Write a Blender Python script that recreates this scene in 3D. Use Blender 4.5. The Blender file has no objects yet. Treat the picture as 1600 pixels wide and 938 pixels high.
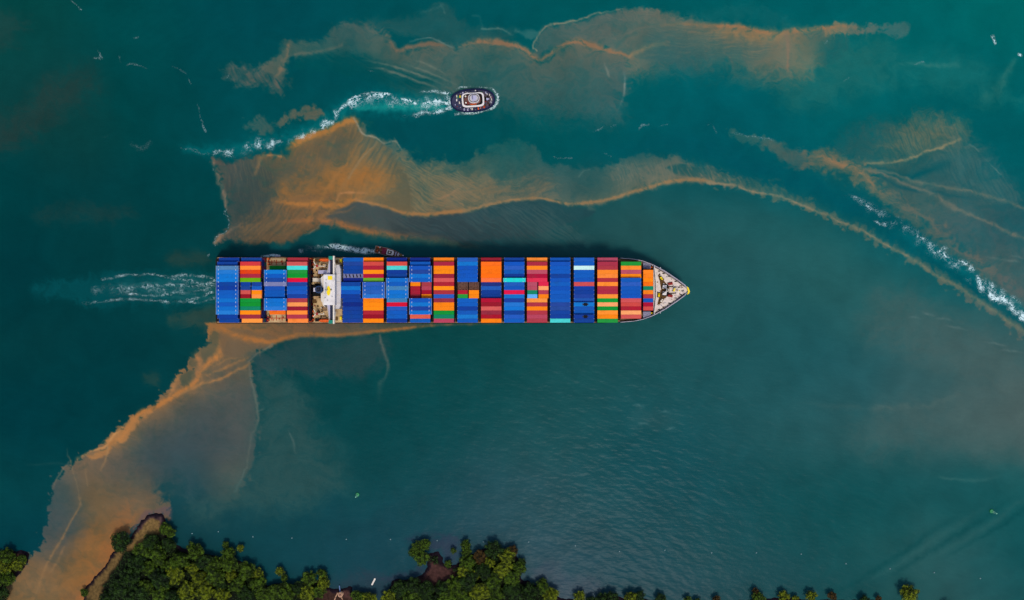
import bpy, math, random
import numpy as np
R = math.radians
# ---------------------------------------------------------------- camera, sky, sun, exposure
H = 637.0                       # height of the drone above the water
PXK = 624.0/1600/(H-30)         # metres per photo pixel, per metre of distance
def P(px, py, z=0.0):
    s = PXK*(H-z)
    return ((px-800)*s, (469-py)*s, z)
S0 = PXK*H
scene = bpy.context.scene
C = scene.collection
cam = bpy.data.cameras.new('camera'); camo = bpy.data.objects.new('camera', cam); C.objects.link(camo)
cam.lens = 35; cam.sensor_width = 36; cam.clip_start = 1; cam.clip_end = 60000
camo.location = (0, 0, H); camo.rotation_euler = (0, 0, 0); scene.camera = camo
w = bpy.data.worlds.new('World'); scene.world = w; w.use_nodes = True
nt = w.node_tree; sky = nt.nodes.new('ShaderNodeTexSky'); sky.sky_type = 'NISHITA'; sky.sun_disc = False
sky.sun_elevation = R(70); sky.sun_rotation = R(165); sky.air_density = 1.0; sky.dust_density = 2.5
bg = nt.nodes['Background']; bg.inputs['Strength'].default_value = .135
nt.links.new(sky.outputs['Color'], bg.inputs['Color'])
sl_ = bpy.data.lights.new('sun', 'SUN'); sl_.energy = 1.72; sl_.angle = R(9); sl_.color = (1, .95, .87)
so = bpy.data.objects.new('sun', sl_); C.objects.link(so); so.rotation_euler = (R(20), 0, R(15)); so.location = (60, -200, 400)
scene.view_settings.view_transform = 'Standard'; scene.view_settings.look = 'None'
scene.view_settings.exposure = 0.32; scene.view_settings.gamma = 1; scene.view_settings.use_curve_mapping = False
KW = 1.25                        # picture value of a white diffuse surface under this light; albedo = picture / KW
# ---------------------------------------------------------------- numpy painter of the water's colour (sediment, some shade painted in)
PERM = {}
def _tab(seed):
    if seed not in PERM:
        r = np.random.RandomState(seed)
        p = r.permutation(256); a = r.rand(256)*2*np.pi
        PERM[seed] = (np.concatenate([p, p]), np.cos(a).astype(np.float32), np.sin(a).astype(np.float32))
    return PERM[seed]
def perlin(x, y, seed=0):
    p, ca, sa = _tab(seed)
    xf = np.floor(x); yf = np.floor(y)
    xi = xf.astype(np.int32) & 255; yi = yf.astype(np.int32) & 255
    fx = (x-xf).astype(np.float32); fy = (y-yf).astype(np.float32)
    u = fx*fx*fx*(fx*(fx*6-15)+10); v = fy*fy*fy*(fy*(fy*6-15)+10)
    x1 = (xi+1) & 255; y1 = (yi+1) & 255
    def g(ix, iy, dx, dy):
        h = p[p[ix]+iy]
        return ca[h]*dx+sa[h]*dy
    a = g(xi, yi, fx, fy); b = g(x1, yi, fx-1, fy)
    c = g(xi, y1, fx, fy-1); d = g(x1, y1, fx-1, fy-1)
    t0 = a+u*(b-a); t1 = c+u*(d-c)
    return (t0+v*(t1-t0))*1.5
def fbm(x, y, s, octv=3, seed=0, gain=.5):
    r = 0; a = 1; n = 0
    for k in range(octv):
        r = r+a*perlin(x/s, y/s, seed+k*7); n += a; a *= gain; s = s/2.03
    return r/n
def billow(x, y, s, octv=3, seed=0):
    r = 0; a = 1; n = 0
    for k in range(octv):
        r = r+a*np.abs(perlin(x/s, y/s, seed+k*7))*2; n += a; a *= .5; s = s/2.03
    return r/n
def sstep(a, b, x):
    t = np.clip((x-a)/(b-a), 0, 1)
    return t*t*(3-2*t)
def smooth_pts(pts, n=5, closed=False):
    P_ = np.array(pts, float); m = len(P_)
    if m < 3: return P_
    out = []
    rng_ = range(m if closed else m-1)
    for i in rng_:
        if closed: p0, p1, p2, p3 = P_[(i-1) % m], P_[i], P_[(i+1) % m], P_[(i+2) % m]
        else: p0, p1, p2, p3 = P_[max(i-1, 0)], P_[i], P_[i+1], P_[min(i+2, m-1)]
        for k in range(n):
            t = k/n
            out.append(.5*((2*p1)+(-p0+p2)*t+(2*p0-5*p1+4*p2-p3)*t*t+(-p0+3*p1-3*p2+p3)*t**3))
    if not closed: out.append(P_[-1])
    return np.array(out)
class Painter:
    def __init__(s, x0, x1, y0, y1, step):
        s.xs = np.arange(x0, x1+.01, step); s.ys = np.arange(y0, y1+.01, step); s.step = step
        s.X, s.Y = [a.astype(np.float32) for a in np.meshgrid(s.xs, s.ys)]
        s.C = np.zeros(s.X.shape+(3,), np.float32)
        s.F = np.zeros(s.X.shape, np.float32)
        X, Y = s.X, s.Y
        s.w1 = (fbm(X, Y, 60, 4, 11), fbm(X, Y, 60, 4, 31))
        s.w2 = (fbm(X, Y, 14, 3, 51), fbm(X, Y, 14, 3, 71))
        s.bl = billow(X, Y, 16, 3, 91)
        s.fine = fbm(X, Y, 9, 3, 131)
        wx, wy = X+s.w1[0]*55+s.w2[0]*10, Y+s.w1[1]*40+s.w2[1]*8
        s.wisp = (1-np.abs(perlin(wx/44, wy/26, 201))*2.2)*.45+(1-np.abs(perlin(wx/19, wy/11, 211))*2.2)*.33+(1-np.abs(perlin(wx/8, wy/4.6, 221))*2.2)*.22-.42
    def warp(s, big, small, sl):
        return (s.X[sl]+s.w1[0][sl]*big+s.w2[0][sl]*small, s.Y[sl]+s.w1[1][sl]*big+s.w2[1][sl]*small)
    def sl(s, P_, m):
        i0 = max(0, int((P_[:, 0].min()-m-s.xs[0])/s.step)); i1 = min(len(s.xs), int((P_[:, 0].max()+m-s.xs[0])/s.step)+2)
        j0 = max(0, int((P_[:, 1].min()-m-s.ys[0])/s.step)); j1 = min(len(s.ys), int((P_[:, 1].max()+m-s.ys[0])/s.step)+2)
        return (slice(j0, j1), slice(i0, i1))
    def dist(s, P_, X, Y, closed=False):
        best = np.full(X.shape, 1e9, np.float32); side = np.zeros(X.shape, np.float32); tt = np.zeros(X.shape, np.float32)
        m = len(P_); nseg = m if closed else m-1
        for i in range(nseg):
            a = P_[i]; b = P_[(i+1) % m]
            dx, dy = float(b[0]-a[0]), float(b[1]-a[1]); L = dx*dx+dy*dy
            if L < 1e-6: continue
            rx = X-float(a[0]); ry = Y-float(a[1])
            t = np.clip((rx*dx+ry*dy)/L, 0, 1)
            ex = rx-t*dx; ey = ry-t*dy
            d = ex*ex+ey*ey
            k = d < best
            best = np.where(k, d, best); side = np.where(k, dx*ry-dy*rx, side); tt = np.where(k, i+t, tt)
        return np.sqrt(best), side, tt
    def base(s, pts, sig=110):
        X, Y = s.X[::8, ::8], s.Y[::8, ::8]
        wx, wy = s.w1[0][::8, ::8]*40, s.w1[1][::8, ::8]*25
        acc = np.zeros(X.shape+(3,)); W = np.zeros(X.shape)
        for (x, y, c) in pts:
            d2 = ((X+wx-x)**2+((Y+wy-y)*1.2)**2)/(sig*sig)
            w = np.exp(-d2*1.4)+1e-3/(1+d2)**2
            acc += w[..., None]*np.array(c); W += w
        A = acc/W[..., None]
        # bilinear upsample
        ny, nx = s.X.shape
        fy = np.minimum(np.arange(ny)/8, A.shape[0]-1.001); fx = np.minimum(np.arange(nx)/8, A.shape[1]-1.001)
        iy = fy.astype(int); ix = fx.astype(int); ty = (fy-iy)[:, None, None]; tx = (fx-ix)[None, :, None]
        i1 = np.minimum(iy+1, A.shape[0]-1); j1 = np.minimum(ix+1, A.shape[1]-1)
        r0 = A[iy][:, ix]*(1-tx)+A[iy][:, j1]*tx; r1 = A[i1][:, ix]*(1-tx)+A[i1][:, j1]*tx
        s.C[:] = r0*(1-ty)+r1*ty
    def mix(s, sl, a, col):
        a = a[..., None]
        s.C[sl] = s.C[sl]*(1-a)+np.asarray(col, np.float32)*a
    def region(s, pts, cols, alpha=1., soft=8, big=8, small=3, bil=0, sig=70, streak=None, mott=.0, n=4, inner=0, wisp=.34):
        """polygon with soft, warped edge; cols: one colour or [(x,y,colour)]; streak=(angle,len,wid,amp)"""
        P3 = smooth_pts([(q[0], q[1], q[2] if len(q) > 2 else soft) for q in pts], n, True); P_ = P3[:, :2]; sl = s.sl(P_, 60)
        X, Y = s.warp(big, small, sl)
        d, _, tt = s.dist(P_, X, Y, True)
        if any(len(q) > 2 for q in pts): soft = np.interp(tt, np.arange(len(P3)+1), np.append(P3[:, 2], P3[0, 2]))
        ins = np.zeros(X.shape, bool); m = len(P_)
        for i in range(m):
            a = P_[i]; b = P_[(i+1) % m]
            if a[1] == b[1]: continue
            c = ((a[1] > Y) != (b[1] > Y)) & (X < (b[0]-a[0])*(Y-a[1])/(b[1]-a[1])+a[0])
            ins ^= c
        sd = np.where(ins, d, -d)
        if bil: sd = sd+(s.bl[sl]-.45)*bil
        sd = sd+s.wisp[sl]*np.minimum(soft, 30)*.5
        A = (sstep(-soft*.5, soft*.5, sd) if np.isscalar(soft) else sstep(-soft*.35, soft*.65, sd)) if not inner else sstep(0, inner, sd)
        if streak:
            a_, ln, wd, am = streak; ca, sa = math.cos(a_), math.sin(a_)
            gx, gy = s.X[sl]+s.w1[0][sl]*10, s.Y[sl]+s.w1[1][sl]*10
            u = gx*ca+gy*sa; v = -gx*sa+gy*ca
            A = A*np.clip(1+am*.8*fbm(u/(ln*11), v/(wd*34), 1., 3, 17), 0, 1.35)
        A = A*np.clip(1+s.wisp[sl]*wisp, .35, 1.3)
        if mott: A = A*(1+mott*s.w1[1][sl]*2+mott*s.fine[sl])
        A = np.clip(A*alpha, 0, 1)
        if isinstance(cols[0], (int, float)): col = np.array(cols, np.float32)
        else:
            acc = 0; W = 0
            for (x, y, c) in cols:
                w = np.exp(-(((X-x)**2+(Y-y)**2)/(sig*sig)))+1e-5
                acc = acc+w[..., None]*np.array(c, np.float32); W = W+w
            col = acc/W[..., None]
        s.mix(sl, A, col)
    def line(s, pts, col, up=0, dn=0, ua=.5, big=3, small=2, bil=0, sharp=2, n=4, wob=.25):
        """pts (x,y,width,alpha); up/dn: one-sided feather lengths in px (up: towards smaller y when drawn left to right)"""
        P4 = smooth_pts(pts, n); P_ = P4[:, :2]
        mm = max(up, dn)*3+P4[:, 2].max()*3+6
        sl = s.sl(P_, mm); X, Y = s.warp(big, small, sl)
        d, side, t = s.dist(P_, X, Y)
        idx = np.arange(len(P4)); w = np.interp(t, idx, P4[:, 2]); al = np.interp(t, idx, P4[:, 3])
        end = np.maximum(0, 1)
        w = w*(1+wob*s.fine[sl]*2)
        dd = np.maximum(d-bil*s.bl[sl]*2*(side < 0), 0) if bil else d
        A = np.exp(-(dd/np.maximum(w, .3))**sharp)
        if up: A = np.maximum(A, ua*np.exp(-d/up)*(side < 0))
        if dn: A = np.maximum(A, ua*np.exp(-d/dn)*(side > 0))
        A = np.clip(A*al*np.clip(1+s.wisp[sl]*.9, .3, 1.25), 0, 1)
        if callable(col): col = col(X, Y)
        s.mix(sl, A, col)
    def foam(s, pts, big=3, small=3, n=4, mode='max', mod=.0):
        P4 = smooth_pts(pts, n); P_ = P4[:, :2]
        sl = s.sl(P_, P4[:, 2].max()*3+4); X, Y = s.warp(big, small, sl)
        d, side, t = s.dist(P_, X, Y)
        idx = np.arange(len(P4)); w = np.interp(t, idx, P4[:, 2]); al = np.interp(t, idx, P4[:, 3])
        v = al*np.exp(-(d/w)**2)
        if mod: v = v*np.clip(1+mod*2*s.w2[0][sl]+mod*1.5*s.w1[1][sl], 0, 1.6)
        s.F[sl] = np.maximum(s.F[sl], v)

def paint_water(step=1.25):
    p = Painter(-70, 1670, -60, 1000, step)
    B = [(20,20,(6,68,64)),(60,110,(12,66,64)),(200,60,(2,72,72)),(330,60,(0,72,76)),(100,200,(12,62,60)),(250,170,(0,66,66)),(20,300,(2,60,62)),  # left-hand points darker, imitating lens vignetting in the water colour
     (150,330,(6,60,62)),(280,320,(2,62,64)),(20,430,(2,54,58)),(200,400,(4,58,60)),(300,400,(6,62,64)),(50,540,(6,58,60)),(200,560,(3,56,60)),(290,520,(6,62,64)),
     (30,660,(2,54,60)),(130,640,(2,58,62)),(20,760,(8,66,68)),(40,830,(6,62,68)),(10,900,(4,54,66)),
     (450,20,(0,72,78)),(600,10,(0,78,82)),(750,20,(0,80,84)),(900,5,(0,84,86)),(1100,0,(0,86,88)),(1300,10,(0,90,92)),(1450,20,(2,96,94)),(1590,20,(4,98,94)),
     (1590,140,(2,92,92)),(1450,90,(4,98,98)),(1350,130,(10,100,98)),(1250,170,(4,94,96)),(1100,140,(0,94,98)),(1000,170,(0,92,94)),(1180,190,(0,86,92)),
     (1530,180,(0,86,90)),(1400,170,(0,86,90)),(560,150,(0,76,80)),(650,210,(0,74,80)),(760,200,(0,78,82)),(870,200,(0,84,84)),(950,230,(0,78,84)),(1070,220,(0,78,84)),(1150,250,(0,82,88)),
     (330,160,(0,68,72)),(400,220,(0,80,84)),(450,160,(0,72,76)),(1250,270,(0,84,90)),(1400,350,(0,84,90)),(1500,420,(0,86,92)),(1580,330,(10,88,92)),
     (750,370,(22,64,70)),(900,350,(34,76,78)),(1000,330,(40,86,84)),(1060,400,(30,80,82)),(1150,350,(40,90,88)),(1150,430,(32,84,86)),(1280,400,(38,92,90)),(1260,500,(28,84,86)),
     (1380,450,(42,92,90)),(1480,530,(60,94,92)),(1560,580,(50,90,90)),(1400,600,(34,86,90)),(1280,600,(28,84,88)),(1150,560,(30,82,84)),(1050,540,(28,80,82)),
     (450,385,(12,76,80)),(560,395,(14,76,80)),(700,398,(20,76,80)),(850,398,(24,78,82)),  # points raised beside the ship to offset its cast shadow
     (420,460,(8,60,64)),(650,540,(8,68,68)),(760,560,(12,72,72)),(870,540,(20,76,76)),(960,520,(26,78,78)),(500,640,(8,66,68)),(600,640,(6,66,68)),(720,640,(14,72,74)),
     (850,650,(26,78,80)),(960,620,(26,80,82)),(1080,640,(24,80,84)),(1000,700,(16,74,80)),(560,720,(12,68,70)),(470,760,(20,70,74)),(660,760,(18,70,74)),(800,760,(34,78,82)),
     (900,800,(34,78,82)),(1000,830,(22,72,78)),(1100,760,(18,74,80)),(1240,760,(12,74,76)),(1200,860,(20,76,78)),(1080,860,(24,76,80)),(1350,770,(12,76,78)),(1340,860,(18,78,78)),
     (1450,860,(44,88,86)),(1500,920,(44,84,84)),(1590,880,(14,78,80)),(1580,780,(22,86,86)),(1480,760,(14,78,80)),(1300,680,(46,88,88)),(1450,660,(66,92,90)),(1580,650,(84,96,92)),(1200,680,(34,84,86)),
     (330,850,(12,56,64)),(420,830,(16,66,72)),(500,850,(16,66,74)),(560,890,(26,64,74)),(620,860,(22,66,76)),(760,830,(40,72,84)),(880,880,(44,74,84)),(960,910,(20,60,70)),(1050,920,(38,70,78)),(1200,920,(34,70,76)),(330,760,(30,72,74)),(290,810,(20,64,70)),  # one shoreside point darkened to paint in a shadow
     (1340,920,(24,74,76)),(700,580,(10,70,72))]
    p.base(B)
    # ---- faint smudges far left
    p.region([(70,130),(130,115),(150,150),(90,180),(20,230),(-30,240),(-20,190),(40,170)], (44,58,54), .55, soft=50, big=20)
    p.region([(-30,30),(20,20),(40,50),(10,70),(-30,70)], (34,66,62), .6, soft=40, big=20)
    p.region([(90,320),(200,325),(190,345),(60,340)], (34,62,60), .5, soft=26, big=16)
    p.region([(260,492),(300,486),(340,480),(340,512),(318,520),(280,505)], (58,74,64), .6, soft=18, big=14)
    p.region([(225,582),(245,580),(250,600),(232,605)], (48,68,60), .5, soft=14)
    p.region([(265,400),(310,395),(325,408),(280,418)], (50,66,58), .5, soft=18)
    # ---- turbulent teal wake water behind the tug
    p.line([(290,232,8,.5),(350,236,12,.6),(420,222,14,.6),(480,205,14,.7),(520,185,14,.8),(560,164,14,.9),(620,160,18,.9),(700,162,14,.9)], (6,104,106), big=8, small=4)
    p.line([(560,170,5,.7),(620,166,6,.9),(690,168,6,.9)], (20,130,124), big=4, small=3)
    # ---- stern wake of the ship
    p.region([(335,432),(260,426),(160,430),(60,446),(60,464),(160,476),(260,476),(335,476)], (6,74,78), .8, soft=22)
    p.region([(335,438),(290,436),(220,442),(150,450),(220,462),(290,470),(335,470)], (30,92,94), .5, soft=20, streak=(.02,3,.12,2.4))
    # ================= A upper plume
    p.region([(1220,60),(1330,60),(1400,80),(1380,130),(1300,150),(1240,170),(1210,140)], (38,106,100), .55, soft=50, big=24)
    p.region([(1400,90),(1480,88),(1530,110),(1590,150),(1640,170),(1560,160),(1460,140),(1390,130)], (26,106,102), .55, soft=40, big=24)
    p.line([(1585,92,5,.3),(1572,118,8,.5),(1558,140,9,.45),(1530,160,9,.2)], (58,116,106), big=8)
    p.line([(1400,104,3,.3),(1440,98,3,.5),(1500,104,4,.3)], (56,116,108), big=8)
    p.region([(580,25),(640,28),(690,5),(720,25),(740,42),(785,46),(800,58),(760,72),(700,70),(650,58),(610,50)], (46,88,86), .6, soft=16, big=14, small=5)
    p.line([(640,24,2,.0),(680,14,2,.3),(692,8,2,.2)], (76,112,106)); p.line([(688,8,1.5,.3),(694,20,1.5,.3)], (86,118,110))
    p.line([(740,24,2,.3),(750,27,2,.3),(754,42,2,.2)], (60,104,102)); p.line([(754,45,1.5,.6),(784,46,1.5,.6),(800,56,2,.1)], (88,122,112))
    p.region([(802,48),(840,50),(852,44),(838,60),(826,60),(812,54)], (60,108,104), .6, soft=6)
    # far ragged tail left
    p.region([(350,104),(372,100),(392,108),(412,102),(425,96),(440,106),(446,126),(446,146),(434,148),(410,134),(380,134),(356,122)],
             [(360,112,(58,88,84)),(400,120,(92,92,84)),(438,110,(104,98,84))], .66, soft=20, big=12, small=6, bil=8, streak=(.95,3,.16,1.5))
    p.region([(402,104),(424,90),(440,70),(452,64),(470,62),(500,60),(520,40),(545,34),(585,36),(602,50),(612,74),(626,80),(650,74),(690,70),(707,74),(745,64),(790,70),(820,78),(842,94),
              (870,78),(900,66),(940,74),(978,86,6),(980,120,16),(980,150,26),(968,190,60),(930,200,60),(880,196,60),(820,186,60),(770,170,50),(720,158,40),(660,146,40),(600,128,40),(560,108,36),(520,94,30),(480,92,20),(450,96,10),(446,120,8),(430,118,8)],
             [(440,92,(100,98,84)),(480,75,(84,96,86)),(540,50,(72,94,90)),(590,72,(96,98,86)),(650,90,(92,98,86)),(640,115,(50,90,86)),(700,100,(76,98,90)),(760,110,(48,92,88)),(800,140,(44,88,86)),
              (840,120,(80,98,90)),(900,110,(84,98,88)),(940,110,(78,98,92)),(960,150,(60,96,94)),(870,165,(50,88,86)),(900,150,(20,86,88)),(520,100,(10,82,82)),(580,110,(6,80,80)),(480,100,(6,80,80))],
             .9, soft=16, big=10, small=5, bil=6, sig=48)
    p.region([(480,86),(520,80),(570,86),(600,100),(650,112),(690,128),(640,136),(560,122),(500,112),(460,104)], (4,76,78), .75, soft=20, big=8, streak=(.42,4,.14,1.2))
    p.line([(452,88,2,.4),(470,84,3,.6),(500,80,3,.5),(540,68,3,.4)], (100,104,90)); p.line([(450,72,3,.7),(446,92,4,.8),(440,108,4,.7),(430,118,3,.4)], (124,108,86), big=4, small=4)
    for k,(x0,y0,x1,y1) in enumerate([(590,108,690,142),(600,100,700,136),(570,104,640,120),(560,92,690,128),(620,96,720,136),(640,92,700,118)]):
        p.line([(x0,y0,1,.0),((x0*2+x1)/3,(y0*2+y1)/3-3,1.6,.5),((x0+2*x1)/3,(y0+2*y1)/3-2,1.8,.5),(x1,y1,1,.0)], (104,116,102), big=2, small=2)
    # second lobe
    p.region([(838,90),(830,78),(842,56),(855,42),(890,33),(930,20),(975,13),(1040,14),(1075,24),(1110,32),(1150,40),(1190,50),(1222,54),(1250,48),(1300,42),(1290,60,8),(1276,70,14),(1275,104,34),(1240,130,50),(1190,130,60),(1150,122,70),(1100,118,70),(1050,120,60),(1000,122,50),(980,112,20),(976,86,6),(940,76),(902,64),(870,74)],
             [(850,70,(48,90,88)),(880,50,(80,98,90)),(940,40,(74,96,92)),(930,65,(96,104,92)),(1000,40,(98,104,92)),(1060,50,(112,108,92)),(1120,60,(124,112,88)),(1180,70,(128,112,88)),(1220,80,(96,106,92)),(1150,95,(56,98,94)),(1040,90,(60,100,96)),(1000,80,(86,104,92)),(1250,90,(90,108,92)),(1080,90,(40,92,94)),(1280,55,(80,102,94))],
             .9, soft=12, big=8, small=4, bil=4, sig=45)
    p.region([(1030,40),(1150,44),(1200,60),(1190,90),(1080,104),(1010,90)], (44,92,92), .42, soft=24, streak=(.04,3.2,.085,2.2))
    p.line([(838,78,1.4,.7),(832,70,1.4,.6),(845,52,1.4,.6),(856,42,1.4,.8),(890,33,1.4,.8),(930,20,1.2,.6),(975,13.5,1,.4)], (130,128,106), big=6, small=3)
    p.region([(1080,18),(1130,8),(1170,10),(1220,25),(1250,40),(1215,46),(1170,40),(1120,30)], (26,98,98), .45, soft=20, big=20)
    p.region([(1240,60),(1290,52),(1330,64),(1310,80),(1290,100),(1262,120),(1238,112)], [(1260,100,(96,110,92)),(1300,70,(20,90,92))], .6, soft=22, big=20, bil=12, sig=24)
    p.region([(1290,44),(1310,38),(1330,40),(1345,46),(1362,37),(1376,44),(1392,38),(1402,34),(1416,38),(1418,50),(1396,56),(1370,52),(1340,52),(1310,54),(1290,54)], [(1300,46,(112,114,92)),(1350,46,(90,108,98)),(1400,44,(56,104,100))], .9, soft=7, big=5, small=4, bil=9, sig=24)
    ORG = (168,116,72)
    p.line([(604,56,3,.2),(612,72,4,.6),(622,80,4,.8),(640,74,4,.9),(665,69,4,1),(686,70,4,.9),(704,76,3,.1)], (112,100,82), dn=14, ua=.35)
    p.line([(640,66,1.5,.3),(662,60,1.5,.6),(680,62,1.5,.6),(704,74,1.5,.5)], (92,120,112))
    p.line([(716,74,3,.2),(740,66,4,.8),(760,64,5,1),(785,68,5,1),(812,74,4.5,.95),(832,86,4.5,.8),(844,93,4,.6),(860,85,4,.75),(880,73,4.5,.9),(900,66,5,1),(925,71,5,1),(955,80,4,.9),(985,87,3,.7)], (134,108,82), dn=18, ua=.4)
    p.line([(985,87,3,.6),(1005,77,4,.6),(1030,69,4,.4),(1050,68,4,.0)], (140,122,92))
    p.line([(1020,42,3,0),(1055,36,3,.4),(1100,40,4,.7),(1130,40,4,.9),(1165,44,4,1),(1197,51,5,1),(1230,53,5,1),(1250,48,5,1),(1290,44,4,.85),(1320,41,4,.5),(1345,44,4,.2)], (146,114,82), dn=22, ua=.5)
    p.line([(1100,46,6,.0),(1150,52,9,.55),(1200,58,9,.55),(1240,60,6,.2)], (150,120,82), big=6)
    p.line([(1228,56,3,.7),(1231,66,3,.8),(1232,84,2.4,.8),(1231,100,2.4,.8),(1231,112,2,.5)], (132,110,88), big=1, small=1)
    p.line([(1231,60,14,.35),(1231,110,12,.2)], (104,112,96), big=4)
    p.line([(975,112,2,.1),(976,130,1.5,.8),(974,150,1.5,.5),(968,170,2,.1)], (112,130,122), big=2, small=1)
    p.line([(945,100,2,.2),(950,112,2,.6),(952,120,1.5,.4)], (112,122,110), big=2)
    # ================= B small plume
    p.region([(380,198),(396,186),(410,181),(424,192),(438,185),(462,172),(486,168),(500,174),(496,182),(470,182),(448,188),(430,198),(404,208)], [(400,196,(72,94,86)),(460,180,(104,98,80)),(490,174,(110,98,78))], .75, soft=10, big=6, small=5, bil=10, sig=25)
    # ================= C main plume, right-hand veil above the long line
    p.region([(560,205),(580,212),(598,222),(615,220),(630,238),(655,250),(690,250),(720,254),(750,240),(780,222),(806,216),(835,232),(852,246),(890,262),(925,264),(950,262),(975,248),(1000,240),(1040,248),(1065,246),(1090,258),(1120,264),(1150,274),(1165,282),
              (1160,297),(1110,285),(1065,281),(1040,285),(1000,298),(960,310),(895,320),(840,310),(800,313),(725,330),(650,336),(600,324),(560,312),(540,260)],
             [(590,240,(78,102,92)),(650,275,(54,92,86)),(620,290,(88,98,82)),(620,320,(110,100,74)),(700,310,(92,98,82)),(720,280,(44,90,86)),(800,240,(20,88,86)),(800,270,(46,90,88)),(820,290,(92,98,86)),(860,290,(86,98,88)),(900,300,(84,98,88)),(930,285,(30,86,88)),(880,272,(20,84,88)),
              (980,270,(50,92,90)),(970,295,(96,104,88)),(1040,265,(74,98,92)),(1100,275,(96,102,90)),(1040,280,(112,110,88)),(750,300,(110,106,84))],
             .92, soft=10, big=12, small=5, bil=7, sig=38, mott=.15)
    p.region([(610,250),(740,282),(740,324),(640,338),(580,322)], (138,118,84), .45, soft=44, streak=(.52,3.2,.075,2.2))
    p.region([(700,290),(800,282),(860,290),(850,306),(760,314),(690,324)], (130,110,82), .4, soft=34, streak=(-.25,3.2,.1,2.))
    p.region([(955,262),(1060,250),(1150,276),(1130,284),(1065,276),(980,294)], (112,112,96), .4, soft=26, streak=(1.25,2.2,.09,2.2))
    p.line([(905,276,1.2,.5),(912,268,1.2,.5),(922,266,1.2,.3)], (80,112,104)); p.line([(680,312,1.4,.3),(700,306,1.6,.6),(716,296,1.4,.4)], (150,120,88)); 
    # billows above the line further right
    p.region([(1125,266),(1150,276),(1168,286),(1185,279),(1196,290),(1215,288),(1232,300),(1248,305),(1270,314),(1280,330),(1300,334),(1315,340),(1330,352),(1345,355),(1362,368),(1380,378),(1400,385),(1420,398),(1440,408),(1470,428),(1500,446),(1540,470),(1600,512),(1640,540),
              (1640,552),(1600,524),(1560,494),(1500,454),(1440,416),(1400,393),(1340,362),(1310,346),(1260,325),(1210,306),(1190,303),(1145,291),(1110,285)],
             [(1140,280,(104,108,90)),(1220,300,(112,108,86)),(1300,340,(118,110,88)),(1400,390,(112,108,90)),(1600,520,(108,104,92))], .62, soft=8, big=3, small=6, bil=15, sig=60)
    p.region([(1040,262),(1090,256),(1140,270),(1180,282),(1230,298),(1275,318),(1250,316),(1190,300),(1110,282)], (20,84,86), .55, soft=6, streak=(1.1,1.6,.16,2.6))
    # main body
    MB_ = [(331,250),(350,256),(378,250),(398,246),(412,240),(438,244),(452,230),(472,217),(500,209),(522,198),(538,188),(552,184),(560,194),(568,210),(585,216),(600,226),(620,250),(635,290),(640,334),(600,326),(560,330),(540,350),(500,356),(470,370),(440,380),(400,380),(362,374),(338,380),(341,370),(353,362),(358,346),(352,330),(353,312),(348,296),(339,276)]
    p.region(MB_, [(345,270,(92,86,76)),(370,280,(76,82,72)),(365,330,(62,74,70)),(390,310,(66,76,70)),(350,370,(96,88,76)),(400,360,(94,82,64)),(440,360,(88,80,64)),(430,260,(100,90,68)),(430,300,(88,86,70)),(470,240,(120,94,62)),(480,280,(112,92,62)),(530,210,(112,94,66)),
               (540,250,(98,94,72)),(520,280,(116,94,62)),(560,290,(118,96,64)),(540,300,(130,98,58)),(500,320,(110,86,60)),(480,340,(104,84,60)),(600,250,(66,90,82)),(600,290,(92,94,74)),(580,240,(70,90,80)),(540,340,(70,80,78)),(590,310,(104,96,72))],
             .96, soft=10, big=8, small=5, bil=7, sig=30, mott=.14)
    p.region([(345,256),(420,250),(430,330),(400,375),(360,370),(362,330)], (50,70,70), .45, soft=30, streak=(1.45,3.2,.085,2.4))
    p.region([(380,350),(470,300),(520,310),(470,360),(400,378)], (128,100,68), .45, soft=34, streak=(2.3,4,.12,2.2))
    p.region([(560,205),(620,250),(600,300),(560,310),(520,320),(540,250)], (150,114,70), .42, soft=44, streak=(2.05,4,.13,2.2))
    p.region([(450,240),(540,200),(550,230),(470,300),(420,290)], (76,84,74), .4, soft=34, streak=(2.0,3,.12,2.2))
    p.region([(440,290),(520,262),(600,280),(590,300),(540,302),(520,318),(440,312)], (158,108,56), .42, soft=40, big=16, mott=.7)
    p.region([(455,310),(540,300),(530,308),(470,316)], (110,90,66), .5, soft=8)
    # gray water under the long line
    p.region([(530,324),(560,315),(600,326),(650,338),(725,333),(800,316),(840,313),(895,323),(930,330),(860,360),(780,372),(720,378),(660,374),(600,364),(540,350),(500,350)],
             [(560,335,(68,80,78)),(620,350,(66,80,80)),(700,355,(56,76,80)),(780,345,(42,74,78)),(860,335,(34,74,78))], .95, soft=6, big=5, sig=50)
    p.region([(780,320),(850,325),(920,380),(880,402),(780,370),(700,350)], (70,94,92), .35, soft=30, streak=(.62,4.5,.075,2.6))
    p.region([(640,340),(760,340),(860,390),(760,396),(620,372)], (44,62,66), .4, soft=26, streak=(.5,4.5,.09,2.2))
    p.region([(640,374),(720,384),(800,398),(640,402),(500,400),(400,400),(390,388),(440,384),(480,372),(510,362),(560,368),(600,374)], (14,76,80), .8, soft=12, big=6)  # band along the ship, colour raised to soften its cast shadow
    # bright lines
    p.line([(440,346,3,.2),(475,345,4,.8),(500,345,5,.9),(530,350,6,.85),(560,358,6,.8),(600,366,6,.65),(640,371,6,.45),(700,380,6,.25),(780,394,5,.1)], (150,104,66), up=8, ua=.3)
    p.line([(432,316,3,.2),(450,318,4,.8),(475,320,4,.95),(500,320,4.5,1),(520,321,4.5,1),(532,320,4,1),(545,314,4,1),(556,311,3,1)], (166,114,62), up=9, ua=.4, big=2)
    p.line([(556,312,2.2,1),(575,317,2.2,.9),(600,322,2.4,.9),(620,329,2.6,1),(645,334,3,1),(690,333,3,1),(725,329,3.4,1)], (152,115,74), up=6, ua=.3, big=2, small=1)
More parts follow.
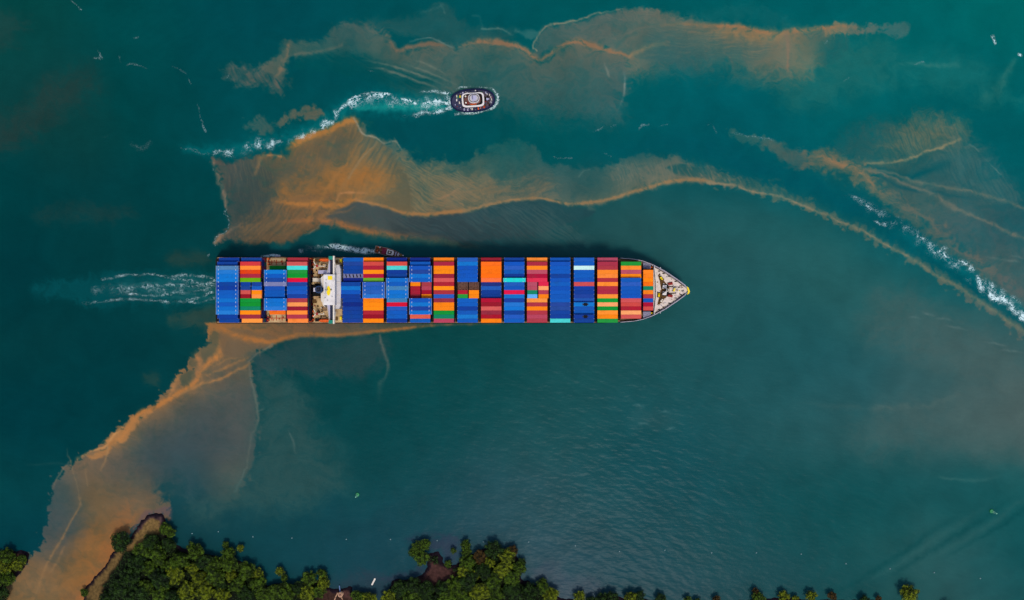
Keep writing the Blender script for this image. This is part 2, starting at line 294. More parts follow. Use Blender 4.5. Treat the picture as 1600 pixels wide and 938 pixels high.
    p.line([(725,329,3.4,1),(760,321,3.2,1),(800,312.5,2.6,1),(840,309,2.2,.9),(870,316,2.2,.8),(895,319,3,1),(930,314.5,3.4,1),(960,309,3.2,1),(1000,297,3.2,1),(1040,285,3,1),(1065,281,3.4,1),(1090,281,3.4,.95),(1115,285,2.8,.8)], (140,117,84), up=7, ua=.35, big=2, small=1)
    p.line([(1105,284,2.6,.9),(1145,290,2,.85),(1165,297,2,.9),(1190,303,2,.9),(1212,305,2,.9),(1235,313,2,.9),(1260,323,2.2,.9),(1290,335,2.2,.9),(1310,344,2.4,.9),(1340,358,2.6,.9),(1370,374,2.6,.85),(1400,390,2.8,.8),(1435,411,3,.75),(1460,428,3,.7),(1500,450,3.2,.7),(1530,470,3.2,.75),(1560,490,3,.75),(1600,519,3,.75),(1640,548,3,.7)], (134,124,98), up=5, ua=.4, big=2, small=3)
    # diagonals & rims
    p.line([(556,226,2,.2),(545,250,2.5,.6),(530,270,3,.7),(515,290,3,.8),(505,306,4,.9),(495,325,3,.6),(480,345,3,.5)], (150,108,62), big=3)
    p.line([(575,232,2,.4),(555,260,2,.6),(540,285,2.5,.7),(530,302,3,.8),(522,320,2.5,.7),(500,342,2,.6)], (144,108,66), big=3)
    p.line([(590,220,1.5,.3),(572,240,1.5,.5),(560,255,2,.5),(545,280,2,.4)], (140,124,92), big=3)
    p.line([(532,302,2,.7),(550,301,2,.8),(572,301,2,.4)], (170,122,76), big=1); p.line([(530,304,1,.5),(524,316,1.2,.6)], (160,120,80), big=1)
    p.line([(555,322,2,.1),(540,330,2,.4),(510,335,2.2,.5),(490,340,3,.4)], (140,104,70), big=2)
    p.line([(446,232,3,.4),(462,224,5,.9),(482,214,5.5,1),(502,208,5,1),(522,200,5,1),(534,192,5,1),(548,188,6,1),(557,190,4,.7)], (160,114,62), dn=8, ua=.4, big=3, small=3)
    p.line([(398,272,3,.2),(405,255,3,.6),(410,245,2.5,.8),(422,242,2,.8),(438,244,2,.8)], (156,116,76), big=3)
    p.line([(552,184,1.5,.6),(560,196,1.6,.6),(567,209,1.5,.7),(582,214,1.5,.9),(592,219,1.4,.8),(600,224,1.2,.6),(617,221,1.2,.6),(628,234,1.2,.5)], (142,138,116), big=2, small=2)
    p.line([(332,252,2.5,.6),(337,272,4,.7),(346,296,4,.6),(353,312,3.4,.8),(351,324,2.5,.5)], (132,112,92), big=4, small=4)
    p.line([(336,380,2.4,.7),(344,371,2.6,.8),(354,364,2,.5),(372,352,4,.2)], (144,118,92), big=2)
    p.line([(470,372,1.5,.0),(485,364,1.5,.5),(500,352,1.5,.4)], (120,116,96))
    # ================= D right plume
    p.region([(1140,206),(1170,210),(1200,218),(1222,220),(1242,232),(1264,242),(1260,262),(1240,262),(1215,244),(1190,228),(1160,220)], [(1160,212,(56,100,94)),(1220,230,(84,98,88)),(1250,250,(76,96,90))], .75, soft=9, big=5, small=5, bil=10, sig=30)
    p.region([(1300,236),(1350,200),(1400,186),(1450,182),(1490,190),(1520,212),(1560,262),(1600,310),(1650,330),(1650,500),(1600,474),(1560,440),(1500,392),(1450,352),(1400,316),(1360,276)],
             [(1360,220,(30,88,88)),(1440,205,(58,94,86)),(1470,215,(76,98,84)),(1400,230,(54,92,88)),(1500,210,(60,98,92)),(1480,265,(40,88,92)),(1430,265,(6,82,88)),(1540,280,(26,88,92)),(1500,250,(30,88,92)),(1450,300,(68,94,90)),(1520,320,(64,94,92)),(1420,310,(92,98,88)),
              (1500,370,(62,92,92)),(1560,360,(52,88,92)),(1600,330,(30,86,90)),(1600,420,(60,92,92)),(1550,420,(80,98,92))], .88, soft=34, big=14, small=4, sig=42)
    p.region([(1400,200),(1500,192),(1490,222),(1430,240),(1380,250)], (118,114,88), .36, soft=44, streak=(1.2,2.4,.09,2.4))
    p.region([(1500,212),(1560,262),(1600,310),(1570,320),(1480,280),(1470,240)], (80,108,102), .25, soft=34, streak=(1.15,3.6,.1,2.4))
    p.line([(1352,256,2,.5),(1380,255,2,.6),(1410,251,2,.8),(1435,243,2.4,.9),(1450,236,2.4,.9),(1470,232,2.4,.9),(1482,226,2.4,.8),(1502,216,2,.4)], (128,126,98), up=6, ua=.35, big=3, small=3)
    p.line([(1350,256,1,0),(1380,268,4,.8),(1420,276,5,.85),(1450,268,5,.6),(1480,258,8,.4)], (4,82,88), big=6)
    p.line([(1382,281,2,.5),(1410,292,3,.7),(1450,300,3.5,.7),(1490,306,2.5,.5),(1530,312,2,.2)], (20,82,88), big=5)
    p.line([(1355,264,2,.4),(1400,272,2.4,.6),(1440,286,3,.6),(1480,293,3,.6),(1520,300,3,.6),(1560,310,3,.5),(1600,326,3,.5)], (104,112,98), big=5, small=3)
    p.line([(1350,265,2,.7),(1390,276,2.4,.6),(1430,292,3,.6),(1470,312,4,.6),(1510,335,3,.6),(1550,350,3,.6),(1580,364,3,.7),(1620,382,3,.6)], (110,112,98), big=6, small=3)
    p.line([(1540,400,2,.0),(1565,406,2,.6),(1590,409,2,.4)], (96,116,110)); p.line([(1510,224,1.2,.2),(1522,228,1.2,.5),(1530,236,1.2,.3)], (96,124,116)); p.line([(1540,250,1.2,.2),(1556,264,1.2,.5),(1568,276,1.2,.3)], (90,120,112))
    p.region([(1258,242),(1276,231),(1296,232),(1312,246),(1340,256),(1362,272),(1372,288),(1392,304),(1410,318),(1440,336),(1470,356),(1500,382),(1540,412),(1580,444),(1620,478),(1650,500),(1650,520),(1600,484),(1560,452),(1510,414),(1470,384),(1440,362),(1412,344),(1390,326),(1366,304),(1348,290),(1320,276),(1290,266),(1262,258)],
             [(1270,246,(92,98,84)),(1310,258,(118,108,84)),(1360,282,(108,106,86)),(1420,330,(96,102,90)),(1500,395,(98,100,90)),(1600,475,(88,96,92))], .66, soft=18, big=6, small=8, bil=13, sig=40, wisp=.6)
    p.line([(1280,246,5,.5),(1300,252,6,.8),(1318,259,5,.95),(1335,264,4,.8),(1350,275,4,.7),(1366,290,3,.4)], (140,114,84), dn=12, ua=.4, big=3, small=3)
    # ================= channel kept dark teal
    p.line([(900,232,22,.0),(980,236,18,.35),(1080,226,22,.55),(1180,262,22,.7),(1260,290,18,.8),(1350,332,20,.9),(1430,380,19,.95),(1500,428,16,.95),(1560,472,12,.95),(1610,510,10,.9)], (0,80,88), big=6)
    p.line([(1380,350,6,.0),(1430,374,9,.5),(1500,418,9,.6),(1600,488,9,.6)], (10,104,108), big=6, small=6)
    p.region([(1400,450),(1480,490),(1560,530),(1640,590),(1640,640),(1540,600),(1440,560),(1350,520)], (74,94,90), .45, soft=60, big=24)
    p.region([(1330,670),(1400,640),(1480,625),(1560,605),(1640,600),(1640,720),(1560,720),(1480,690),(1400,710),(1340,700)], (72,94,90), .42, soft=60, big=24)
    p.line([(1460,744,3,.0),(1480,748,2,.25),(1520,752,3,.2),(1570,742,3,.0)], (84,118,110)); p.line([(1240,630,3,0),(1400,640,5,.3),(1500,620,5,.2)], (84,104,98), big=10)
    # ripply glassy bands lower right
    for k in range(5):
        y_=905-k*14; x_=1290+k*44
        p.line([(x_,y_+30,2,0),(x_+70,y_-10,4,.35),(x_+150,y_-62,5,.35),(x_+220,y_-110,3,0)], [(6,66,68),(46,92,90)][k%2], big=6)
    # ================= E lower left plume
    E1 = [(352,508),(334,506),(322,528),(330,538),(312,545),(300,560),(297,574),(284,580),(275,590),(268,605),(252,616),(246,630),(230,640),(222,652),(205,654),(192,663),(182,675),(168,688),(164,698),(140,706),(120,720),(106,728),(92,745),(80,768),(74,800),(68,832),(62,858),(48,868),(40,880),(20,905),(0,925),(-30,960),(-30,1010),
          (140,1010),(150,920),(180,870),(205,830),(235,806),(261,806),(263,796,4),(258,782,14),(256,766,50),(276,770,70),(300,780,60),(325,788,44),(350,790,30),(372,774,18),(390,738,14),(400,690,10),(404,650,8),(400,610,7),(390,575,6),(402,552),(420,540),(400,522)]
    p.region(E1, [(345,530,(156,108,62)),(300,590,(150,108,66)),(250,635,(150,108,66)),(190,670,(156,112,66)),(360,560,(96,90,74)),(330,590,(86,84,74)),(350,630,(78,84,78)),(300,640,(68,80,78)),(240,690,(66,78,78)),(190,730,(88,86,78)),(270,650,(60,76,78)),(290,700,(56,74,78)),(230,700,(60,76,78)),(330,660,(66,78,78)),(250,740,(60,76,78)),(130,725,(110,94,74)),(90,770,(66,80,78)),(95,810,(64,78,78)),(80,850,(76,80,76)),
               (150,780,(104,88,62)),(200,770,(106,92,70)),(240,780,(118,94,68)),(160,850,(142,98,54)),(120,890,(136,98,56)),(60,900,(128,102,70)),(200,830,(134,98,64)),(60,960,(124,94,58)),(140,960,(150,98,58)),(330,700,(66,78,78)),(350,750,(80,86,78)),(280,720,(58,78,80)),(300,765,(40,72,78)),(380,650,(78,84,80)),(270,750,(50,74,78))],
             .96, soft=4, big=3, small=6, bil=13, sig=34, mott=.08, wisp=.16)
    p.region([(262,722),(330,728),(350,780),(290,775),(255,755)], (30,70,76), .22, soft=40)
    p.region([(300,560),(325,535),(335,520),(348,530),(340,550),(318,568),(306,580)], (70,82,68), .6, soft=5, big=2, small=5, bil=6)
    p.region([(282,588),(296,582),(306,578),(304,596),(290,606),(284,600)], (62,80,68), .7, soft=4, small=5, bil=6)
    p.line([(250,612,1.5,.3),(262,616,2,.6),(258,624,2,.4)], (70,70,52), small=4); p.line([(206,655,1.5,.3),(212,662,2,.6),(216,668,2,.3)], (60,68,54), small=4)
    p.line([(352,510,6,.9),(348,530,6,1),(344,550,5.5,1),(328,566,5,1),(314,582,4.5,1),(304,598,4,1),(285,610,4,1),(264,624,4,1),(240,638,4,1),(220,647,4,1),(206,660,4,1),(196,674,4,1),(184,688,3,.9),(168,695,3,.8)], (172,116,64), up=8, ua=.4, big=2, small=3)
    p.line([(302,598,3,.5),(312,570,5,.8),(306,555,5,.7)], (168,116,72), small=4); p.line([(262,620,4,.6),(274,600,4.5,.7),(282,584,3,.4)], (168,118,72), small=4)
    p.region([(170,700),(164,695),(185,672),(205,656),(222,650),(232,642),(238,646),(214,662),(200,684),(188,694),(165,712),(150,722),(140,712)], (172,120,70), .7, soft=6, small=4)
    p.line([(120,718,3,.4),(142,706,2,.7),(165,698,2,.8),(180,678,2,.8),(196,662,2,.6)], (184,134,82), small=3)
    p.line([(168,697,2,.7),(166,715,2,.5),(158,735,2,.2)], (160,124,82), big=2); p.line([(110,720,2,.6),(112,735,1.2,.35),(120,760,1.2,.25),(126,790,1.4,.25)], (130,110,82), big=3); p.line([(132,725,1.5,.2),(136,760,1.5,.3)], (140,114,80)); p.line([(106,722,1.2,.5),(90,745,1.2,.5),(80,765,1.2,.2)], (116,104,86))
    p.line([(126,780,2,.3),(120,798,1.6,.5),(108,818,1.8,.5),(96,842,2,.6),(84,862,2.2,.6),(72,885,2.2,.5),(60,915,2.4,.4),(48,950,3,.3)], (146,112,74), dn=6, up=0, ua=.25, big=2)
    p.line([(100,855,2,.3),(88,880,2,.5),(78,895,2,.2)], (150,114,76), big=2)
    p.region([(200,790),(180,830),(150,880),(130,960),(170,960),(180,870),(190,850),(205,830)], (156,98,56), .35, soft=30, big=8)
    p.line([(388,560,2,.6),(372,566,2,.6),(350,576,2.2,.7),(330,584,2.2,.6),(312,592,2,.2)], (152,112,70), big=3); p.line([(378,560,1.6,.2),(355,562,1.8,.5),(335,572,1.8,.3)], (144,110,72), big=3)
    p.line([(395,566,2,.7),(372,578,2.4,.8),(345,592,2.4,.9),(315,600,2.4,.9),(292,610,2.4,.8),(272,620,2,.5)], (154,114,72), big=2)
    p.line([(389,572,1.6,.8),(391,590,1.6,.8),(396,612,1.8,.8),(401,632,1.8,.8),(403,655,1.8,.7),(401,668,2.2,.5),(392,685,2,.3),(385,730,1.6,.3)], (112,112,98), big=2)
    p.line([(386,730,1.2,.3),(381,735,1.4,.6),(377,750,1.4,.5),(366,768,1.4,.4)], (98,112,102), big=2)
    p.line([(105,728,2,.4),(90,725,2,.2),(60,726,2,.2),(36,724,2,0)], (56,82,78)); p.line([(108,718,1.6,.5),(106,708,1.2,.3),(107,700,1,.1)], (100,98,80),small=4)
    p.region([(400,560),(450,590),(490,650),(520,700),(540,750),(480,790),(390,800),(300,800),(380,740),(402,680)], (46,80,78), .75, soft=60, big=20)
    # ================= F plume along the lower side
    p.region([(336,503),(600,503),(700,504),(640,514),(590,520),(520,526),(470,526),(430,536),(400,534),(356,520)], [(370,512,(150,106,62)),(420,510,(120,94,66)),(470,512,(110,88,66)),(540,512,(86,82,70)),(640,508,(50,72,66))], .95, soft=5, big=2, small=2, sig=40)
    p.region([(345,508),(400,520),(440,530),(425,538),(400,548),(380,556),(345,552)], (104,90,70), .8, soft=8)
    p.line([(346,512,5,.9),(358,520,5,.8),(380,528,5,.85),(402,532,5,.95),(422,535,4,.95),(440,530,4,1),(455,526,4,1),(480,523,4,1),(520,524,3.6,1),(560,521,3.4,.95),(595,517,3,.9),(640,512,2.6,.7),(700,508,2,.5),(780,505,2,.2)], (160,108,60), up=6, ua=.5, big=1, small=1)
    p.line([(425,538,2,.8),(412,548,2,.8),(400,556,2,.7),(388,566,2,.6)], (124,114,92), big=2)
    p.region([(430,545),(470,528),(590,526),(600,560),(570,585),(500,590),(430,575),(400,590),(395,565)], (50,72,74), .6, soft=26, big=10)
    p.line([(593,522,1.8,.7),(597,540,2.2,.7),(602,555,2.6,.6),(606,575,2.4,.5),(602,590,2,.3),(594,600,4,.3),(592,625,3,.15)], (86,96,88), big=2)
    p.line([(450,673,1.4,.3),(454,682,1.6,.6),(459,695,1.6,.4),(461,708,1.4,.2)], (80,102,96)); p.line([(404,642,1.4,.5),(412,638,1.4,.4)], (84,104,96))
    p.region([(1000,640),(1060,650),(1050,670),(990,665)], (44,84,86), .4, soft=20)
    for q in [((1120-130,634),(1010,636)),((1028,643),(1050,646)),((995,662),(1015,664)),((1040,672),(1058,668))]:
        (a,b),(c,d)=q; p.line([(a,b,1.5,.1),((a+c)/2,(b+d)/2-1,1.8,.5),(c,d,1.5,.1)], (84,118,118), big=2)
    for (a,b,c,d) in [(1440,490,1460,493),(1462,498,1490,502),(1478,510,1512,516),(1540,535,1575,542),(1560,547,1600,552),(1420,495,1440,500),(1580,400,1600,404)]:
        p.line([(a,b,1.4,.1),((a+c)/2,(b+d)/2-1,1.8,.45),(c,d,1.4,.1)], (92,116,112), big=2)
    # ship-side water upper right, colour raised to lift the ship's shadow
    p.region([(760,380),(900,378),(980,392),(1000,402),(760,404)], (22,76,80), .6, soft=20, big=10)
    pass
    # shallow violet water by the shore
    p.region([(200,836),(216,812),(232,798),(262,793),(268,812),(258,806),(238,804),(222,816)], (96,80,84), .6, soft=8, big=2)
    p.region([(500,912),(560,896),(600,900),(612,915),(600,945),(500,945)], (48,60,72), .5, soft=24, big=10)
    p.region([(590,905),(640,893),(660,884),(660,898),(620,906)], (48,58,76), .6, soft=14, big=4)
    p.region([(640,842),(700,838),(720,850),(715,885),(695,884),(690,865),(672,858)], (50,58,78), .6, soft=18, big=6)
    p.region([(850,880),(900,900),(960,932),(880,945),(830,905)], (60,72,86), .5, soft=24, big=10)
    # ================= FOAM
    p.foam([(702,159,3.6,1.),(690,159,3,.92),(675,160,2.8,.85),(655,160,2.4,.8),(635,157,2.4,.76),(615,154,2.2,.74),(607,146,2,.74),(600,150,2.4,.68),(585,151,2.8,.66),(570,153,3.4,.62),(552,160,3.4,.56)], mod=.8, big=2, small=6)
    p.foam([(702,158,9,.56),(675,162,11,.5),(640,162,11,.45),(600,158,11,.43),(570,156,11,.45),(550,166,9,.42)], mod=.6, big=4, small=4)
    p.foam([(552,162,4,.54),(535,169,4,.5),(526,176,5,.52),(523,190,4,.42),(505,196,8,.46),(492,205,6,.5),(488,208,6,.42),(460,212,10,.41),(440,220,11,.44),(410,227,11,.43),(380,234,9,.41),(340,240,6,.42),(315,240,4,.42),(300,234,3,.42),(280,233,3,.38)], mod=.9, big=8, small=6)
    p.foam([(702,170,5,.7),(680,175,5,.6),(655,178,5,.45),(625,180,4,.3)], mod=.6); p.foam([(702,146,3,.6),(680,144,3,.5),(650,142,3,.3)], mod=.6)
    p.foam([(545,158,3,.5),(560,150,3,.6),(575,146,3,.5),(600,148,3,.5)], mod=.6)
    p.foam([(778,146,2.4,.7),(777,158,3,.95),(770,168,3,.8),(755,174,2.6,.6),(735,177,3,.58),(712,178,3,.56)], big=0, small=2, mod=.4)
    p.foam([(777,150,2.4,.8),(772,141,2.2,.6),(762,137,1.8,.5),(740,135.5,2,.56),(720,137,2,.5),(708,143,2,.46)], big=0, small=2, mod=.5)
    for q in [[(331,434),(300,431),(270,432),(240,430),(205,431),(180,434),(160,438)],[(331,468),(305,472),(280,472),(250,471),(220,470),(180,470),(130,474)],[(331,448),(320,445),(300,440),(270,436),(250,431)],[(331,458),(315,463),(300,468),(280,470)],[(331,440),(310,447),(280,446),(240,448),(200,452)],[(327,452),(290,456),(250,462),(200,462)]]:
        p.foam([(x,y,3.2,.46 if i==0 else .45-.018*i) for i,(x,y) in enumerate(q)], mod=.45, big=5)
    p.foam([(334,440,4,.46),(322,448,12,.36),(290,452,14,.31),(240,453,14,.27),(150,454,12,.24)], mod=.7)
    p.foam([(586,392,4.5,1.3),(572,392,5.5,1.15),(555,390,5.5,1.),(538,388,5.5,.85),(520,386,5,.7),(505,386,5,.5),(480,388,5,.35)], mod=.4, big=1)
    p.foam([(436,401,2.4,1.4),(428,400.5,2.8,1.1),(418,400,2.8,.8),(408,400,2.4,.5)], big=1, small=1)
    p.foam([(470,392,6,.35),(500,392,6,.4)], mod=.8)
    for q in [[(1430,366,4,.4),(1440,370,4,.55),(1452,374,3,.4)],[(1460,398,2.5,.6),(1470,394,3,.66),(1475,386,3,.66),(1483,388,3,.5)],[(1478,395,3,.6),(1482,402,3,.6)],[(1484,412,3,.56),(1500,408,4,.62),(1512,412,4,.62)],
              [(1512,412,7,.52),(1520,424,8,.6),(1530,432,7,.56),(1532,442,8,.6),(1543,454,9,.62),(1556,464,8,.72),(1570,464,7,.6),(1580,477,8,.62),(1586,486,7,.68),(1598,492,8,.68),(1620,505,10,.68)],[(1540,440,7,.56),(1560,452,7,.56),(1590,474,8,.5)],
              [(1320,300,9,.2),(1360,325,11,.26),(1400,350,12,.3),(1440,374,13,.33),(1490,408,13,.37),(1540,448,13,.42),(1600,496,12,.46)],[(1400,340,4,.4),(1408,344,4,.5)],[(1370,348,4,.4),(1384,352,4,.45)],[(1355,322,3,.45),(1362,326,3,.4)],[(1330,308,3,.35),(1340,310,3,.35)],[(1410,365,5,.42),(1420,368,4,.4)]]:
        p.foam(q, mod=.7, small=6)
    for q in [[(334,262,1.6,.5),(333,266,1.6,.5)],[(354,326,1.6,.6),(350,333,2,.72),(356,340,1.6,.7),(358,352,1.6,.64),(352,362,1.8,.62),(342,369,2,.62),(336,374,2,.66),(335,384,1.6,.6)],[(324,400,2.4,.7),(328,396,1.6,.6)],
              [(110,0,2,.6),(118,6,2,.55),(126,15,2.4,.7)],[(145,92,2,.55),(158,89,3.4,.66),(152,80,1.6,.5)],[(186,88,1.6,.55),(189,98,1.4,.3)],[(198,101,2,.4),(208,99,2,.62),(218,102,2,.5),(228,106,2,.45)],[(208,60,2,.5),(216,57,2,.55)],[(268,104,2,.4),(280,109,2,.5),(290,116,2,.45)],[(294,124,1.6,.5),(297,130,1.6,.6)],
              [(308,162,1.6,.45),(312,180,1.6,.5),(318,196,2.4,.66),(321,206,2.6,.85)],[(160,215,3,.3),(170,212,3,.3)],[(205,225,7,.36),(222,232,7,.42),(235,222,6,.36)],[(216,210,2,.5)]*2,
              [(928,207,2,.45),(936,202,2.4,.55),(943,198,2,.4)],[(955,198,3,.5),(962,196,3,.5)],[(1000,202,2.4,.5),(1005,196,3,.6),(1014,194,3,.5)],[(985,197,2,.5)]*2,[(1030,196,2,.45),(1042,195,2,.5)],[(1106,196,2,.45),(1110,194,2,.5),(1118,206,2,.5),(1120,208,2,.55)],[(1186,216,3,.7)]*2,[(1175,213,3,.5),(1210,219,3,.5)],[(1145,208,3,.45),(1170,213,3,.5)],
              [(1552,56,2.4,.85),(1554,64,2.6,.9),(1556,68,1.8,.8)],[(1593,84,2.6,.95),(1596,87,2,.9)],[(1580,97,2.6,.55)]*2,[(1430,100,1.8,.5),(1443,96,2,.6)],[(1390,98,2,.55)]*2,[(1318,127,2,.4),(1326,122,2,.55)],[(1282,142,2.2,.6)]*2,[(1310,139,2,.5)]*2,[(1261,116,2,.55)]*2,[(1490,107,2,.5)]*2,[(1495,68,2,.5)]*2,[(1534,114,2,.55)]*2,[(1466,76,2,.5)]*2,[(1288,68,2,.4),(1292,64,2.4,.6)],
              [(357,117,2,.6),(354,122,2,.5)],[(577,110,2,.6),(582,111,2,.5)],[(502,268,1.6,.5)]*2,[(910,236,2,.5)]*2,[(945,240,2,.5),(955,244,1.6,.5)],[(865,244,2,.65),(870,247,1.6,.5),(892,246,2,.5)],[(321,318,2,.5)]*2,[(740,130,2,.3)]*2,[(1124,285,3,.45)]*2,[(652,244,2,.5)]*2,[(430,270,1.6,.4)]*2,[(315,520,2,.5)]*2]:
        p.foam([(a, b, c, d*(.84 if a > 1540 and b < 100 else .7)) for a, b, c, d in q], big=1, small=3)
    return p
# ---------------------------------------------------------------- materials
def lin(c):
    c = np.asarray(c, float)/255
    return np.where(c <= .04045, c/12.92, ((c+.055)/1.055)**2.4)
def mat(name, col, rough=.6, metal=0, var=.12, scale=.8, spec=.15, dirt=None, dirt_amt=.3, objvar=0, bump=0):
    """base colour (photo sRGB 0-255) broken up by two scales of noise, with optional dirt/rust and per-object variation"""
    m = bpy.data.materials.new(name); m.use_nodes = True; t = m.node_tree; n = t.nodes; L = t.links
    b = n['Principled BSDF']; c = tuple(lin(col)/KW)+(1,)
    tc = n.new('ShaderNodeTexCoord'); no = n.new('ShaderNodeTexNoise'); no.inputs['Scale'].default_value = scale; no.inputs['Detail'].default_value = 5
    L.new(tc.outputs['Object'], no.inputs['Vector'])
    hs = n.new('ShaderNodeHueSaturation'); hs.inputs['Color'].default_value = c
    mr = n.new('ShaderNodeMapRange'); mr.inputs['From Min'].default_value = .3; mr.inputs['From Max'].default_value = .7
    mr.inputs['To Min'].default_value = 1-var; mr.inputs['To Max'].default_value = 1+var
    L.new(no.outputs['Fac'], mr.inputs['Value'])
    val = mr.outputs['Result']
    if objvar:
        oi = n.new('ShaderNodeObjectInfo'); m2 = n.new('ShaderNodeMapRange'); m2.inputs['To Min'].default_value = 1-objvar; m2.inputs['To Max'].default_value = 1+objvar
        L.new(oi.outputs['Random'], m2.inputs['Value']); mu = n.new('ShaderNodeMath'); mu.operation = 'MULTIPLY'
        L.new(val, mu.inputs[0]); L.new(m2.outputs['Result'], mu.inputs[1]); val = mu.outputs[0]
        m3 = n.new('ShaderNodeMapRange'); m3.inputs['To Min'].default_value = .496; m3.inputs['To Max'].default_value = .504
        f = n.new('ShaderNodeMath'); f.operation = 'FRACT'; g = n.new('ShaderNodeMath'); g.operation = 'MULTIPLY'; g.inputs[1].default_value = 17.3
        L.new(oi.outputs['Random'], g.inputs[0]); L.new(g.outputs[0], f.inputs[0]); L.new(f.outputs[0], m3.inputs['Value']); L.new(m3.outputs['Result'], hs.inputs['Hue'])
        m4 = n.new('ShaderNodeMapRange'); m4.inputs['To Min'].default_value = .95; m4.inputs['To Max'].default_value = 1.08
        f2 = n.new('ShaderNodeMath'); f2.operation = 'FRACT'; g2 = n.new('ShaderNodeMath'); g2.operation = 'MULTIPLY'; g2.inputs[1].default_value = 41.7
        L.new(oi.outputs['Random'], g2.inputs[0]); L.new(g2.outputs[0], f2.inputs[0]); L.new(f2.outputs[0], m4.inputs['Value']); L.new(m4.outputs['Result'], hs.inputs['Saturation'])
    L.new(val, hs.inputs['Value']); out = hs.outputs['Color']
    if dirt is not None:
        n2 = n.new('ShaderNodeTexNoise'); n2.inputs['Scale'].default_value = scale*.55; n2.inputs['Detail'].default_value = 8; n2.inputs['Roughness'].default_value = .7
        if objvar:
            n2.noise_dimensions = '4D'; ow = n.new('ShaderNodeMath'); ow.operation = 'MULTIPLY'; ow.inputs[1].default_value = 90
            L.new(oi.outputs['Random'], ow.inputs[0]); L.new(ow.outputs[0], n2.inputs['W'])
        L.new(tc.outputs['Object'], n2.inputs['Vector'])
        r2 = n.new('ShaderNodeMapRange'); r2.inputs['From Min'].default_value = .52; r2.inputs['From Max'].default_value = .75; r2.inputs['To Max'].default_value = dirt_amt
        L.new(n2.outputs['Fac'], r2.inputs['Value'])
        mx = n.new('ShaderNodeMixRGB'); mx.inputs['Color2'].default_value = tuple(lin(dirt)/KW)+(1,)
        L.new(r2.outputs['Result'], mx.inputs['Fac']); L.new(out, mx.inputs['Color1']); out = mx.outputs['Color']
    L.new(out, b.inputs['Base Color'])
    b.inputs['Roughness'].default_value = rough; b.inputs['Metallic'].default_value = metal; b.inputs['Specular IOR Level'].default_value = spec
    if bump:
        bp = n.new('ShaderNodeBump'); bp.inputs['Strength'].default_value = bump; L.new(no.outputs['Fac'], bp.inputs['Height']); L.new(bp.outputs['Normal'], b.inputs['Normal'])
    return m
def attr_mat(name, attr='col', rough=.8, spec=.2):
    m = bpy.data.materials.new(name); m.use_nodes = True; n = m.node_tree.nodes; L = m.node_tree.links
    a = n.new('ShaderNodeAttribute'); a.attribute_name = attr; b = n['Principled BSDF']
    no = n.new('ShaderNodeTexNoise'); no.inputs['Scale'].default_value = .6; no.inputs['Detail'].default_value = 6
    tc = n.new('ShaderNodeTexCoord'); L.new(tc.outputs['Object'], no.inputs['Vector'])
    mr = n.new('ShaderNodeMapRange'); mr.inputs['From Min'].default_value = .3; mr.inputs['From Max'].default_value = .7; mr.inputs['To Min'].default_value = .6; mr.inputs['To Max'].default_value = 1.4
    L.new(no.outputs['Fac'], mr.inputs['Value'])
    hs = n.new('ShaderNodeHueSaturation'); L.new(a.outputs['Color'], hs.inputs['Color']); L.new(mr.outputs['Result'], hs.inputs['Value'])
    L.new(hs.outputs['Color'], b.inputs['Base Color'])
    b.inputs['Roughness'].default_value = rough; b.inputs['Specular IOR Level'].default_value = spec
    return m
